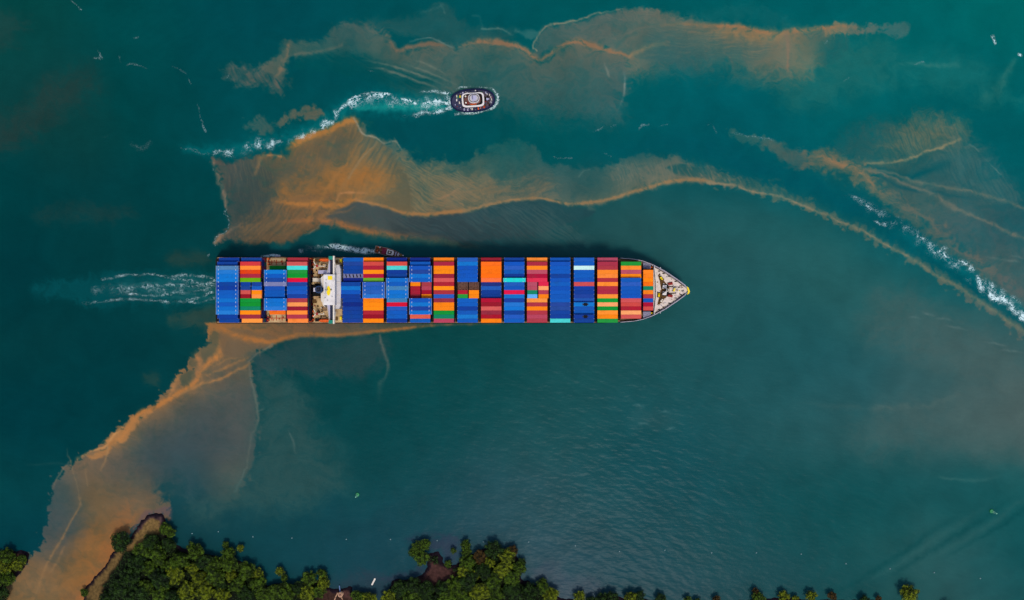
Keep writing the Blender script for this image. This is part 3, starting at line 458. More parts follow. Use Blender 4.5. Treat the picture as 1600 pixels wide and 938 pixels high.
# ---------------------------------------------------------------- object helpers
def tag(o, label=None, cat=None, group=None, kind=None):
    if label: o['label'] = label
    if cat: o['category'] = cat
    if group: o['group'] = group
    if kind: o['kind'] = kind
    return o
def empty(name, loc, rz=0):
    o = bpy.data.objects.new(name, None); C.objects.link(o); o.location = loc; o.rotation_euler = (0, 0, rz); o.empty_display_size = 1
    return o
class MB:
    def __init__(s): s.v = []; s.f = []; s.mi = []; s.m = 0
    def add(s, vs, fs):
        o = len(s.v); s.v += [tuple(v) for v in vs]; s.f += [tuple(i+o for i in f) for f in fs]; s.mi += [s.m]*len(fs); return s
    def box(s, x0, x1, y0, y1, z0, z1, rz=0, c=None):
        vs = [(x, y, z) for z in (z0, z1) for y in (y0, y1) for x in (x0, x1)]
        if rz:
            cx, cy = c if c else ((x0+x1)/2, (y0+y1)/2); ca, sa = math.cos(rz), math.sin(rz)
            vs = [(cx+(x-cx)*ca-(y-cy)*sa, cy+(x-cx)*sa+(y-cy)*ca, z) for x, y, z in vs]
        return s.add(vs, [(0, 2, 3, 1), (4, 5, 7, 6), (0, 1, 5, 4), (2, 6, 7, 3), (0, 4, 6, 2), (1, 3, 7, 5)])
    def prism(s, pts, z0, z1, top=None):
        n = len(pts); top = top or pts
        a = sum(pts[i][0]*pts[(i+1) % n][1]-pts[(i+1) % n][0]*pts[i][1] for i in range(n))
        if a < 0: pts = pts[::-1]; top = top[::-1]
        vs = [(x, y, z0) for x, y in pts]+[(x, y, z1) for x, y in top]
        return s.add(vs, [tuple(range(n-1, -1, -1)), tuple(range(n, 2*n))]+[(i, (i+1) % n, n+(i+1) % n, n+i) for i in range(n)])
    def cyl(s, x, y, z0, z1, r, r1=None, n=14):
        r1 = r if r1 is None else r1
        return s.prism([(x+r*math.cos(2*math.pi*i/n), y+r*math.sin(2*math.pi*i/n)) for i in range(n)], z0, z1, [(x+r1*math.cos(2*math.pi*i/n), y+r1*math.sin(2*math.pi*i/n)) for i in range(n)])
    def tube(s, a, b, r, r1=None, n=8):
        r1 = r if r1 is None else r1
        a = np.array(a, float); b = np.array(b, float); d = b-a; d /= np.linalg.norm(d)
        u = np.cross(d, (0, 0, 1) if abs(d[2]) < .9 else (1, 0, 0)); u /= np.linalg.norm(u); v = np.cross(d, u)
        vs = []
        for c, q in ((a, r), (b, r1)):
            for i in range(n):
                t = 2*math.pi*i/n; vs.append(tuple(c+u*q*math.cos(t)+v*q*math.sin(t)))
        return s.add(vs, [tuple(range(n)), tuple(range(2*n-1, n-1, -1))]+[(i, n+i, n+(i+1) % n, (i+1) % n) for i in range(n)])
    def path(s, pts, r, n=6):
        for a, b in zip(pts, pts[1:]): s.tube(a, b, r, n=n)
        return s
    def ringwall(s, outer, inner, z0, z1):
        n = len(outer)
        vs = [(x, y, z0) for x, y in outer]+[(x, y, z1) for x, y in outer]+[(x, y, z0) for x, y in inner]+[(x, y, z1) for x, y in inner]
        fs = []
        for i in range(n):
            j = (i+1) % n
            fs += [(i, j, n+j, n+i), (2*n+j, 2*n+i, 3*n+i, 3*n+j), (n+i, n+j, 3*n+j, 3*n+i), (j, i, 2*n+i, 2*n+j)]
        return s.add(vs, fs)
    def mesh(s, name, mats, off=(0, 0, 0)):
        me = bpy.data.meshes.new(name); me.from_pydata([(v[0]-off[0], v[1]-off[1], v[2]-off[2]) for v in s.v], [], s.f)
        for m in (mats if isinstance(mats, (list, tuple)) else [mats]): me.materials.append(m)
        if any(s.mi): me.polygons.foreach_set('material_index', s.mi)
        me.update(); return me
    def build(s, name, mats, parent=None, off=None, label=None):
        if off is None:
            off = (0, 0, 0); q = parent
            while q is not None and q.parent is not None: q = q.parent
            if q is not None: off = tuple(q.location) if q.get('_world') else (0, 0, 0)
        o = bpy.data.objects.new(name, s.mesh(name, mats, off)); C.objects.link(o)
        if parent: o.parent = parent
        if label: o['label'] = label
        return o
def dup(o, parent=None):
    c = o.copy(); C.objects.link(c)
    if parent: c.parent = parent
    for ch in o.children:
        d = ch.copy(); C.objects.link(d); d.parent = c
        for g in ch.children: e = g.copy(); C.objects.link(e); e.parent = d
    return c
rnd = random.Random(4)
# ---------------------------------------------------------------- water
pw = paint_water(1.25)
WSPEC = np.array([.0008, .0008, .0010])   # light the water surface mirrors from the sky, taken off its body colour
def water():
    ex = [60*1.55**k for k in range(14)]
    xs = np.concatenate([[pw.xs[0]-e for e in ex[::-1]], pw.xs, [pw.xs[-1]+e for e in ex]])
    ys = np.concatenate([[pw.ys[0]-e for e in ex[::-1]], pw.ys, [pw.ys[-1]+e for e in ex]])
    ne = len(ex); col = np.maximum(lin(np.clip(pw.C, 0, 255))-WSPEC, .0002)/(KW*np.array([1., 1.04, 1.07])); F = pw.F.copy()
    F[:4] = 0; F[-4:] = 0; F[:, :4] = 0; F[:, -4:] = 0
    far = lin((12, 72, 76))/KW
    col = np.pad(col, ((ne, ne), (ne, ne), (0, 0)), mode='edge'); F = np.pad(F, ne, mode='edge')
    X, Y = np.meshgrid(xs, ys)
    dx = np.maximum(np.maximum(pw.xs[0]-X, X-pw.xs[-1]), 0); dy = np.maximum(np.maximum(pw.ys[0]-Y, Y-pw.ys[-1]), 0)
    k = np.clip(np.hypot(dx, dy)/500, 0, 1)[..., None]; col = col*(1-k)+far*k
    # gentle swell and wind ripples, real relief
    a = .35
    Xw = X+8*np.clip(1-k[..., 0]*5, 0, 1)*0
    Z = np.zeros(X.shape)
    sub = (slice(ne, -ne), slice(ne, -ne)); x_, y_ = X[sub], Y[sub]
    u = x_*math.cos(a)+y_*math.sin(a); v = -x_*math.sin(a)+y_*math.cos(a)
    calm = sstep(-.25, .35, fbm(x_, y_, 260, 2, 301))
    lower = sstep(560, 700, y_)*sstep(1250, 900, x_)
    amp = .07+.05*calm+.06*sstep(480, 620, y_)+.03*lower
    z = amp*fbm(u/2.6, v, 9, 3, 303)+.10*fbm(x_, y_, 70, 2, 305)
    th = -.62   # ripples fanning from the ship's quarter
    z += .05*np.sin((x_*math.sin(.5)+y_*math.cos(.5))/2.3+2*fbm(x_, y_, 60, 2, 309))*np.exp(-(((x_-890)/110)**2+((y_-375)/22)**2))
    z += .06*np.sin((x_*math.sin(.6)+y_*math.cos(.6))/2.1+3*fbm(x_, y_, 70, 2, 311))*(np.exp(-(((x_-270)/110)**2+((y_-45)/45)**2))+.6*np.exp(-(((x_-1110)/80)**2+((y_-80)/18)**2)))
    z += .12*np.sin((x_*.55+y_)/5.4+2*fbm(x_, y_, 90, 2, 313))*sstep(1200, 1330, x_)*sstep(760, 860, y_)
    z += .18*np.clip(pw.F, 0, 1)*fbm(x_, y_, 5, 2, 317)
    Z[sub] = z*.8
    V = np.stack([(X-800)*S0, (469-Y)*S0, Z], -1).reshape(-1, 3)
    ny, nx = X.shape; idx = np.arange(ny*nx).reshape(ny, nx)
    q = np.stack([idx[:-1, :-1], idx[1:, :-1], idx[1:, 1:], idx[:-1, 1:]], -1).reshape(-1, 4)
    me = bpy.data.meshes.new('water'); me.vertices.add(len(V)); me.vertices.foreach_set('co', V.astype(np.float32).ravel())
    me.loops.add(q.size); me.loops.foreach_set('vertex_index', q.ravel().astype(np.int32))
    me.polygons.add(len(q)); me.polygons.foreach_set('loop_start', np.arange(0, q.size, 4, dtype=np.int32)); me.update(calc_edges=True)
    me.polygons.foreach_set('use_smooth', np.ones(len(q), bool))
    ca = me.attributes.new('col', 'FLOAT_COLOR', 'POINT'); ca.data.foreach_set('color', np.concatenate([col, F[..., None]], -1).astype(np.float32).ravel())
    m = bpy.data.materials.new('water'); m.use_nodes = True; n = m.node_tree.nodes; L = m.node_tree.links; b = n['Principled BSDF']
    at = n.new('ShaderNodeAttribute'); at.attribute_name = 'col'; tc = n.new('ShaderNodeTexCoord')
    def noise(sc, det, dist=0, rough=.5):
        o = n.new('ShaderNodeTexNoise'); o.inputs['Scale'].default_value = sc; o.inputs['Detail'].default_value = det; o.inputs['Distortion'].default_value = dist; o.inputs['Roughness'].default_value = rough
        L.new(tc.outputs['Object'], o.inputs['Vector']); return o
    def math_(op, a_, b_=None, c_=None):
        o = n.new('ShaderNodeMath'); o.operation = op
        for i, q_ in enumerate((a_, b_, c_)):
            if q_ is None: continue
            if isinstance(q_, (int, float)): o.inputs[i].default_value = q_
            else: L.new(q_, o.inputs[i])
        return o.outputs[0]
    nf = noise(.5, 3, 1.6, .6)
    ridge = math_('SUBTRACT', 1.0, math_('MULTIPLY', math_('ABSOLUTE', math_('SUBTRACT', nf.outputs['Fac'], .5)), 11.0))
    th1 = math_('SUBTRACT', 1.0, math_('MULTIPLY', at.outputs['Alpha'], 1.05))
    fo = n.new('ShaderNodeMapRange'); fo.interpolation_type = 'SMOOTHSTEP'
    L.new(ridge, fo.inputs['Value']); L.new(th1, fo.inputs['From Min']); L.new(math_('ADD', th1, .42), fo.inputs['From Max'])
    gate = n.new('ShaderNodeMapRange'); L.new(at.outputs['Alpha'], gate.inputs['Value']); gate.inputs['From Min'].default_value = .12; gate.inputs['From Max'].default_value = .8
    foam = math_('MULTIPLY', fo.outputs['Result'], gate.outputs['Result'])
    nm = noise(.05, 6, .4, .6); mr = n.new('ShaderNodeMapRange'); mr.inputs['From Min'].default_value = .3; mr.inputs['From Max'].default_value = .7; mr.inputs['To Min'].default_value = .9; mr.inputs['To Max'].default_value = 1.1
    L.new(nm.outputs['Fac'], mr.inputs['Value']); hs = n.new('ShaderNodeHueSaturation'); L.new(at.outputs['Color'], hs.inputs['Color']); L.new(mr.outputs['Result'], hs.inputs['Value'])
    mx = n.new('ShaderNodeMixRGB'); L.new(foam, mx.inputs['Fac']); L.new(hs.outputs['Color'], mx.inputs['Color1']); mx.inputs['Color2'].default_value = (.5, .64, .64, 1)
    L.new(mx.outputs['Color'], b.inputs['Base Color'])
    b.inputs['IOR'].default_value = 1.33; b.inputs['Specular IOR Level'].default_value = .016
    L.new(math_('ADD', .2, math_('MULTIPLY', foam, .5)), b.inputs['Roughness'])
    mp = n.new('ShaderNodeMapping'); mp.inputs['Scale'].default_value = (.55, 1.6, 1); mp.inputs['Rotation'].default_value = (0, 0, .12); L.new(tc.outputs['Object'], mp.inputs['Vector'])
    nb = n.new('ShaderNodeTexNoise'); nb.inputs['Scale'].default_value = .38; nb.inputs['Detail'].default_value = 5; L.new(mp.outputs['Vector'], nb.inputs['Vector'])
    bp = n.new('ShaderNodeBump'); bp.inputs['Strength'].default_value = .22; bp.inputs['Distance'].default_value = .5; L.new(nb.outputs['Fac'], bp.inputs['Height']); L.new(bp.outputs['Normal'], b.inputs['Normal'])
    me.materials.append(m)
    o = bpy.data.objects.new('water', me); C.objects.link(o); tag(o, kind='structure', label='teal estuary water streaked with orange brown silt plumes')
water()
# ---------------------------------------------------------------- wooded shore
def inside(P_, X, Y):
    ins = np.zeros(X.shape, bool); m = len(P_)
    for i in range(m):
        a = P_[i]; b = P_[(i+1) % m]
        if a[1] == b[1]: continue
        ins ^= ((a[1] > Y) != (b[1] > Y)) & (X < (b[0]-a[0])*(Y-a[1])/(b[1]-a[1])+a[0])
    return ins
SHORES = [
 [(128,990),(131,926),(141,912),(150,900),(160,890),(172,872),(181,862),(190,850),(203,845),(210,832),(219,817),(228,808),(240,803),(252,804),(257,812),(258,826),(272,850),(300,862),(322,868),(352,872),(380,880),(402,898),(410,916),(440,912),(470,916),(498,906),(508,916),(518,921),(533,921),(546,917),(551,924),(556,930),(580,936),(604,938),(614,908),(640,905),(655,902),(667,890),(669,868),(676,863),(688,865),(691,878),(697,884),(715,882),(728,872),(760,858),(796,862),(812,880),(814,905),(850,918),(868,932),(900,938),(950,934),(1000,936),(1100,944),(1200,936),(1280,938),(1400,940),(1460,946),(1560,970),(1700,990),(1700,1200),(100,1200)],
 [(-300,862),(-20,862),(18,861),(36,862),(45,866),(42,878),(34,892),(22,904),(8,913),(-4,926),(-30,960),(-60,1100),(-60,1200),(-300,1200)],
]
def land():
    xs = np.arange(-300, 1700, 2.5); ys = np.arange(796, 1200, 2.5); X, Y = [a.astype(np.float32) for a in np.meshgrid(xs, ys)]
    Xw = X+4*fbm(X, Y, 10, 3, 401); Yw = Y+4*fbm(X, Y, 10, 3, 403)
    Z = np.full(X.shape, -3.); dd = np.full(X.shape, -99.)
    for sh in SHORES:
        Q = smooth_pts(sh, 3, True); d, _, _ = Painter.dist(None, Q, Xw, Yw, True); sd = np.where(inside(Q, Xw, Yw), d, -d); dd = np.maximum(dd, sd)
    Z = -1.4+2.6*sstep(-3.5, 2.0, dd)+1.3*sstep(2, 40, dd)+.35*fbm(X, Y, 12, 3, 405)*sstep(-1, 4, dd)
    rock = lin((24, 14, 24))/KW; soil = lin((64, 42, 34))/KW; sand = lin((112, 88, 50))/KW; under = lin((12, 18, 8))/KW; red = lin((66, 42, 38))/KW
    c = np.zeros(X.shape+(3,)); c[:] = under
    def mixc(a, col):
        nonlocal c
        c = c*(1-a[..., None])+np.asarray(col)*a[..., None]
    def blob(cx, cy, rx, ry, ang=0):
        ca, sa = math.cos(ang), math.sin(ang); u = ((Xw-cx)*ca+(Yw-cy)*sa)/rx; v = (-(Xw-cx)*sa+(Yw-cy)*ca)/ry
        return sstep(1.25, .8, np.hypot(u, v))
    mixc(blob(228, 830, 40, 14, -.7), sand); mixc(blob(168, 884, 60, 11, -.98), sand*.8); mixc(blob(238, 818, 16, 12), sand); mixc(blob(150, 925, 12, 14), sand*.75)
    mixc(blob(672, 900, 42, 20, .1), red); mixc(blob(528, 932, 30, 18), soil*.75); mixc(blob(544, 922, 10, 12), red*1.2); mixc(blob(30, 878, 22, 18), soil*.8); mixc(blob(1090, 945, 60, 10), soil*.6)
    mixc(sstep(7.5, 6, dd+1.4*fbm(X, Y, 8, 2, 409))*blob(238, 812, 36, 26), lin((70, 50, 50))/KW); mixc(sstep(5.4, 3.0, dd+1.4*fbm(X, Y, 8, 2, 409)), rock)
    V = np.stack([(X-800)*S0, (469-Y)*S0, Z], -1).reshape(-1, 3); ny, nx = X.shape; idx = np.arange(ny*nx).reshape(ny, nx)
    keep = (np.maximum.reduce([dd[:-1, :-1], dd[1:, :-1], dd[1:, 1:], dd[:-1, 1:]]) > -6).ravel()
    q = np.stack([idx[:-1, :-1], idx[1:, :-1], idx[1:, 1:], idx[:-1, 1:]], -1).reshape(-1, 4)[keep]
    used, inv = np.unique(q, return_inverse=True); q = inv.reshape(-1, 4)
    me = bpy.data.meshes.new('ground'); me.from_pydata(V[used].tolist(), [], q.tolist())
    me.polygons.foreach_set('use_smooth', np.ones(len(q), bool))
    ca = me.attributes.new('col', 'FLOAT_COLOR', 'POINT'); cc = c.reshape(-1, 3)[used]; ca.data.foreach_set('color', np.concatenate([cc, np.ones((len(cc), 1))], -1).astype(np.float32).ravel())
    me.materials.append(attr_mat('shore_soil', rough=.9, spec=.1))
    o = bpy.data.objects.new('ground', me); C.objects.link(o); tag(o, kind='structure', label='dark wooded shore with bare sand, red soil and black rock edges')
land()
# ---------------------------------------------------------------- container ship
M = dict(
 hull=mat('navy_hull_paint', (14, 24, 52), .5, dirt=(70, 50, 40)), deck=mat('weathered_deck_paint', (142, 112, 82), .8, var=.3, scale=.5, dirt=(70, 40, 28), dirt_amt=.8),
 fore=mat('pale_foredeck_paint', (222, 206, 194), .7, var=.12, scale=.8, dirt=(132, 104, 82), dirt_amt=.8), rail=mat('lilac_grey_rail_paint', (176, 168, 178), .6, scale=.6, dirt=(110, 84, 70), dirt_amt=.6),
 dark=mat('dark_steel_and_gap_shade', (20, 15, 16), .8, var=.4, dirt=(70, 36, 22), dirt_amt=.4), rust=mat('rust_red_steel', (170, 60, 26), .7, var=.3, scale=.5, dirt=(60, 26, 20), dirt_amt=.7),  # dark steel, blackened further to stand in for shade in bay gaps
 orange=mat('orange_steel_paint', (226, 92, 30), .6, var=.2), white=mat('white_ship_paint', (224, 217, 212), .6, var=.07, scale=.4, dirt=(150, 132, 122), dirt_amt=.6),
 cream=mat('cream_ship_paint', (226, 214, 196), .5, var=.07, dirt=(160, 140, 110)), lilac=mat('pale_lilac_paint', (178, 174, 200), .5, var=.06), grey=mat('grey_ship_paint', (196, 190, 190), .55, var=.08, scale=.2, dirt=(150, 140, 135)),
 teal=mat('teal_ship_paint', (14, 128, 108), .5), yellow=mat('yellow_ship_paint', (246, 214, 20), .5, var=.05), navy=mat('dark_navy_deck_paint', (30, 38, 62), .6, var=.15, dirt=(60, 60, 80)),
 blue=mat('steel_blue_paint', (28, 64, 106), .5), glass=mat('dark_bridge_glass', (20, 34, 44), .1, var=.05, spec=.8), black=mat('matt_black_paint', (14, 14, 16), .8), redp=mat('red_machinery_paint', (150, 40, 34), .6, dirt=(70, 30, 20)),
 brown=mat('brown_grease_and_mast_shadow', (96, 68, 34), .8, var=.3, scale=.9, dirt=(50, 34, 20), dirt_amt=.7), green=mat('green_buoy_paint', (50, 140, 84), .5, var=.2), pale=mat('pale_green_paint', (140, 200, 170), .5),  # brown serves greasy gear and the painted foremast shadow
 purple=mat('purple_grey_deck_paint', (52, 54, 80), .7, var=.3, dirt=(30, 30, 40)), hatch=mat('tan_hatch_paint', (196, 166, 120), .75, var=.14, scale=.3, dirt=(140, 78, 48), dirt_amt=.8))
ZD = 15.5    # main deck height
def hullpts(z, inset=0.0):
    """half outline of the ship in photo pixels at deck level, flared in towards the waterline near the bow"""
    up = [(338,401.8),(340,401.4),(500,401.4),(940,401.6),(970,403),(990,404.6),(1005,407.4),(1020,413),(1040,423.5),(1060,437),(1070,444.5),(1075,450),(1077.2,456)]
    cy = 453.6; out = []
    f = max(0, (18-z)/18)
    for x, y in up:
        u = max(0, (x-900)/178.)
        hw = (cy-y); hw = hw*(1-.38*f*u**1.2); xx = x-f*17*u**1.5
        hw = max(hw-inset, 0.0); xx = xx-inset*(1 if x > 1000 else 0)+(inset if x < 342 else 0)
        out.append((xx, hw))
    P_ = smooth_pts([(a, b) for a, b in out], 3) if False else np.array(out)
    r = [(x, cy-h) for x, h in P_]+[(x, cy+h) for x, h in P_[::-1]]
    return r
def wl(px_list, z):
    return [P(x, y, z)[:2] for x, y in px_list]
ship = empty('container_ship', P(340, 453.6, 0)); ship['_world'] = 1
tag(ship, 'huge container ship with white bridge aft and pale pointed bow, stacked with coloured containers', 'container ship')
mb = MB(); rings = [(z, wl(hullpts(z), z)) for z in (-4, -1, 2, 6, 10, 14, ZD+.2)]
n_ = len(rings[0][1])
for k, (z, r_) in enumerate(rings): mb.v += [(x, y, z) for x, y in r_]
for k in range(len(rings)-1):
    for i in range(n_):
        j = (i+1) % n_; mb.f.append((k*n_+j, k*n_+i, (k+1)*n_+i, (k+1)*n_+j)); mb.mi.append(0)
mb.f.append(tuple(range(n_))); mb.mi.append(0)
mb.build('hull', M['hull'], ship)
mb = MB(); mb.prism(wl(hullpts(ZD, .8), ZD), ZD-.3, ZD); mb.build('main_deck', M['deck'], ship)
# forecastle: raised pale deck with bulwark
FZ = 18.0
fo_ = [(x, y) for x, y in hullpts(18, 0) if x > 1018]; fo_ = [(1019, fo_[0][1])]+fo_+[(1019, fo_[-1][1])]
fi_ = [(x, y) for x, y in hullpts(18, 2.0) if x > 1016]; fi_ = [(1021, fi_[0][1])]+fi_+[(1021, fi_[-1][1])]
mb = MB(); mb.prism(wl(fo_, FZ), ZD+.2, FZ-.02); mb.m = 0; mb.build('forecastle', M['rail'], ship)
mb = MB(); mb.prism(wl(fi_, FZ), FZ-.01, FZ+.06); fd = mb.build('foredeck', M['fore'], ship)
def strip(pts, wpx, z0, z1, mb):
    """wall following photo-pixel polyline"""
    w_ = [P(x, y, z1) for x, y in pts]
    for a, b in zip(w_, w_[1:]):
        L_ = math.hypot(b[0]-a[0], b[1]-a[1]); an = math.atan2(b[1]-a[1], b[0]-a[0]); cx, cy = (a[0]+b[0])/2, (a[1]+b[1])/2; h = wpx*.39/2
        mb.box(cx-L_/2-h*.3, cx+L_/2+h*.3, cy-h, cy+h, z0, z1, an)
up_ = [q for q in hullpts(18, .5)]; nn = len(up_)//2
mb = MB(); strip([q for q in up_[:nn] if q[0] > 965], .9, ZD, FZ+1.3, mb); strip([q for q in up_[nn:] if q[0] > 965], .9, ZD, FZ+1.31, mb); strip([up_[nn-1], up_[nn]], 1, FZ, FZ+1.3, mb)
mb.build('bulwark', M['rail'], ship)
# little bulwark stays, seen as ticks along the bow edge
for sgn in (-1, 1):
    mb = MB()
    pts = [(1022, 39.0), (1040, 28.6), (1060, 15.2), (1070, 7.6)]
    for k in range(26):
        t = k/25*3; i = min(int(t), 2); f = t-i; x = pts[i][0]*(1-f)+pts[i+1][0]*f; y = pts[i][1]*(1-f)+pts[i+1][1]*f
        a = P(x-1.2, 453.6+sgn*(y-1.6), FZ); mb.box(a[0]-.5, a[0]+.5, a[1]-.12, a[1]+.12, FZ+.06, FZ+1.1, sgn*.9)
    mb.build('bulwark_stays', M['dark'], ship)
mb = MB(); q = wl([(1072.5,447.6),(1075.3,450),(1077.4,456),(1075.6,459.2),(1073,460.6),(1074.6,456)], FZ); mb.prism(q, FZ+.07, FZ+1.9); mb.build('bow_cap', M['yellow'], ship)
# breakwater + foredeck machinery
def bx(mb, x0, x1, y0, y1, z0, z1, rz=0):
    a = P(x0, y1, z1); b = P(x1, y0, z1); return mb.box(a[0], b[0], a[1], b[1], z0, z1, rz)
def cy_(mb, x, y, z0, z1, rpx, r1=None, n=14):
    a = P(x, y, z1); return mb.cyl(a[0], a[1], z0, z1, rpx*.39, None if r1 is None else r1*.39, n)
mb = MB(); strip([(1022.5,416),(1024,430),(1025,440),(1025.4,453.6),(1025,467),(1024,477),(1022.5,491)], .8, FZ, FZ+2.6, mb); mb.build('breakwater', M['white'], ship)
# foremast's soft shadow, laid on the foredeck as a thin brown patch
mb = MB(); mb.prism(wl([(1028,430),(1031,427),(1036,437),(1041,443),(1046,449),(1046,461),(1040,466),(1034,470),(1030,478),(1027,476),(1031,462),(1033,452),(1031,440)], FZ), FZ+.065, FZ+.10); mb.build('mast_shadow_patch', M['brown'], ship)
def windlass(y, sg):
    mb = MB(); bx(mb, 1035, 1043, y-3.4, y+3.4, FZ+.1, FZ+.5); w_ = mb.build('windlass', M['dark'], ship)
    for k in range(3):
        mb = MB(); a = P(1037.0+k*1.9, y-2.8+sg*.5, FZ+2); b = P(1036.2+k*1.9, y+2.8+sg*.5, FZ+2); mb.tube(a, b, .55, n=12); mb.build('drum', M['white'], w_)
    mb = MB(); bx(mb, 1043.3, 1045, y-1.4, y+1.4, FZ+.1, FZ+2.2); mb.build('gearbox', M['black'], w_)
    mb = MB()
    a0 = P(1045, y, FZ+.9); a1 = P(1057, y+sg*.8, FZ+.6)
    for k in range(14):
        t = k/13; mb.tube((a0[0]*(1-t)+a1[0]*t-.35, a0[1]*(1-t)+a1[1]*t, FZ+.5), (a0[0]*(1-t)+a1[0]*t+.35, a0[1]*(1-t)+a1[1]*t, FZ+.62), .2 if k % 2 else .28, n=6)
    mb.build('anchor_chain', M['dark'], w_)
windlass(448, 1); windlass(459, -1)
def mooring_winch(x, y, m1, m2, rz=0):
    mb = MB(); a = P(x, y, FZ+1); mb.box(a[0]-1.6, a[0]+1.6, a[1]-.9, a[1]+.9, FZ+.05, FZ+.45, rz); w_ = mb.build('mooring_winch', m1, ship)
    ca, sa = math.cos(rz), math.sin(rz)
    mb = MB(); mb.tube((a[0]-1.3*ca, a[1]-1.3*sa, FZ+1.2), (a[0]+.9*ca, a[1]+.9*sa, FZ+1.2), .62, n=12); mb.build('rope_drum', m2, w_)
    for k in (-1.35, .0, .95):
        mb = MB(); mb.tube((a[0]+k*ca, a[1]+k*sa, FZ+1.2), (a[0]+(k+.12)*ca, a[1]+(k+.12)*sa, FZ+1.2), .95, n=12); mb.build('flange', m1, w_)
mooring_winch(1047.5, 443.4, M['redp'], M['redp'], .2); mooring_winch(1047.5, 462.2, M['redp'], M['redp'], -.2)
mooring_winch(1034, 435.5, M['brown'], M['yellow'], -.9); mooring_winch(1034, 469.5, M['brown'], M['cream'], .9); mooring_winch(1029.6, 461, M['brown'], M['yellow'], 1.5); mooring_winch(1053.5, 453, M['cream'], M['yellow'], 1.2)
for x, y in ((1030,424),(1037,427.6),(1046,432),(1056,440),(1064,447),(1064,460.6),(1056,466),(1046,474),(1037,480),(1030,484),(1058,453.6),(1067,455),(1061,449)):
    mb = MB(); 
    for d in (-1, 1): cy_(mb, x+d*.9, y, FZ+.05, FZ+.95, .75, .62, 10)
    bx(mb, x-1.9, x+1.9, y-.6, y+.6, FZ+.04, FZ+.15); mb.build('bollard', M['brown'] if (x+int(y)) % 2 else M['dark'], ship)
for x, y, m in ((1050,437,'cream'),(1053,447,'white'),(1051,460,'cream'),(1040,474,'white'),(1062,454,'yellow'),(1043,433,'grey'),(1034,478,'grey'),(1069,455,'grey'),(1057,458,'white'),(1032,418.5,'grey'),(1032,489,'grey')):
    mb = MB(); cy_(mb, x, y, FZ+.05, FZ+1.0, .55, n=10); cy_(mb, x, y, FZ+1.0, FZ+1.5, 1.0, .7, 10); mb.build('mushroom_vent', M[m], ship)
mb = MB(); bx(mb, 1059.5, 1063, 450.5, 457, FZ+.05, FZ+.5); mb.build('deck_hatch', M['cream'], ship)
for k in range(38):
    x = rnd.uniform(1027, 1068); hw_ = max(2, (1074-x)*.62); y = 453.6+rnd.uniform(-hw_, hw_)
    mb = MB(); r_ = rnd.uniform(.35, 1.0)
    if k % 2: cy_(mb, x, y, FZ+.06, FZ+rnd.uniform(.4, 1.3), r_, r_*.8, 9)
    else: bx(mb, x-r_, x+r_, y-r_*.5, y+r_*.5, FZ+.06, FZ+rnd.uniform(.3, .9))
    mb.build('deck_fitting', M[rnd.choice(['brown', 'redp', 'cream', 'brown', 'white', 'grey', 'hatch', 'cream'])], ship)
# foremast
mb = MB(); a = P(1042, 453.6, FZ+6); mb.tube((a[0], a[1], FZ), (a[0], a[1], FZ+13), .5, .28, 10)
for s_ in (-1, 1): mb.tube((a[0]-2.6, a[1]+s_*2.4, FZ), (a[0], a[1], FZ+7.5), .22, n=6)
mb.tube((a[0], a[1]-2.2, FZ+10.5), (a[0], a[1]+2.2, FZ+10.5), .12, n=6); fm = mb.build('foremast', M['dark'], ship)
mb = MB(); mb.box(a[0]-.6, a[0]+.9, a[1]-.9, a[1]+.9, FZ+7.5, FZ+7.6); mb.build('mast_platform', M['cream'], fm)
mb = MB(); mb.cyl(a[0], a[1], FZ+13, FZ+13.5, .4, .25, 10); mb.build('mast_lantern', M['cream'], fm)
# stairs / slatted side decks beside the short bow bay
for sg in (-1, 1):
    mb = MB()
    for k in range(7):
        x = 1005.5+k*1.7; yo = 453.6+sg*(43-(max(0, x-1008))*.35); yi = 453.6+sg*33.5
        bx(mb, x, x+.9, min(yo, yi), max(yo, yi), ZD+.3, ZD+2.2)
    mb.build('slatted_side_deck', M['lilac'], ship)
    mb = MB(); bx(mb, 1004, 1018, 453.6+sg*38-6, 453.6+sg*38+6, ZD+.01, ZD+.28); mb.build('side_deck', M['navy'], ship)
    mb = MB(); cy_(mb, 1018.4, 453.6+sg*35.6, ZD+.1, ZD+2.6, 1.6, 1.1, 12); cy_(mb, 1018.4, 453.6+sg*35.6, ZD+2.6, ZD+3.4, .8); mb.build('deck_crane', M['orange' if sg < 0 else 'yellow'], ship)
# ---- stern side: lashing bridges, hatch covers
BAYX = [336.9, 375, 412.2, 448, 535.6, 567.4, 604.2, 640.6, 677.6, 714.6, 751.6, 787.6, 823.4, 859.6, 896.8, 933.6, 970.3, 1005.2]
for i, x in enumerate(BAYX):
    L_ = 32 if i < 17 else 16; hw = 49 if i < 16 else (44 if i == 16 else 31)
    if i == 2: continue
    mb = MB(); bx(mb, x, x+L_, 453.6-hw, 453.6+hw, ZD+.02, ZD+1.3); mb.build('hatch_cover', M['dark'], ship)  # covers coloured dark to deepen the shade between bays

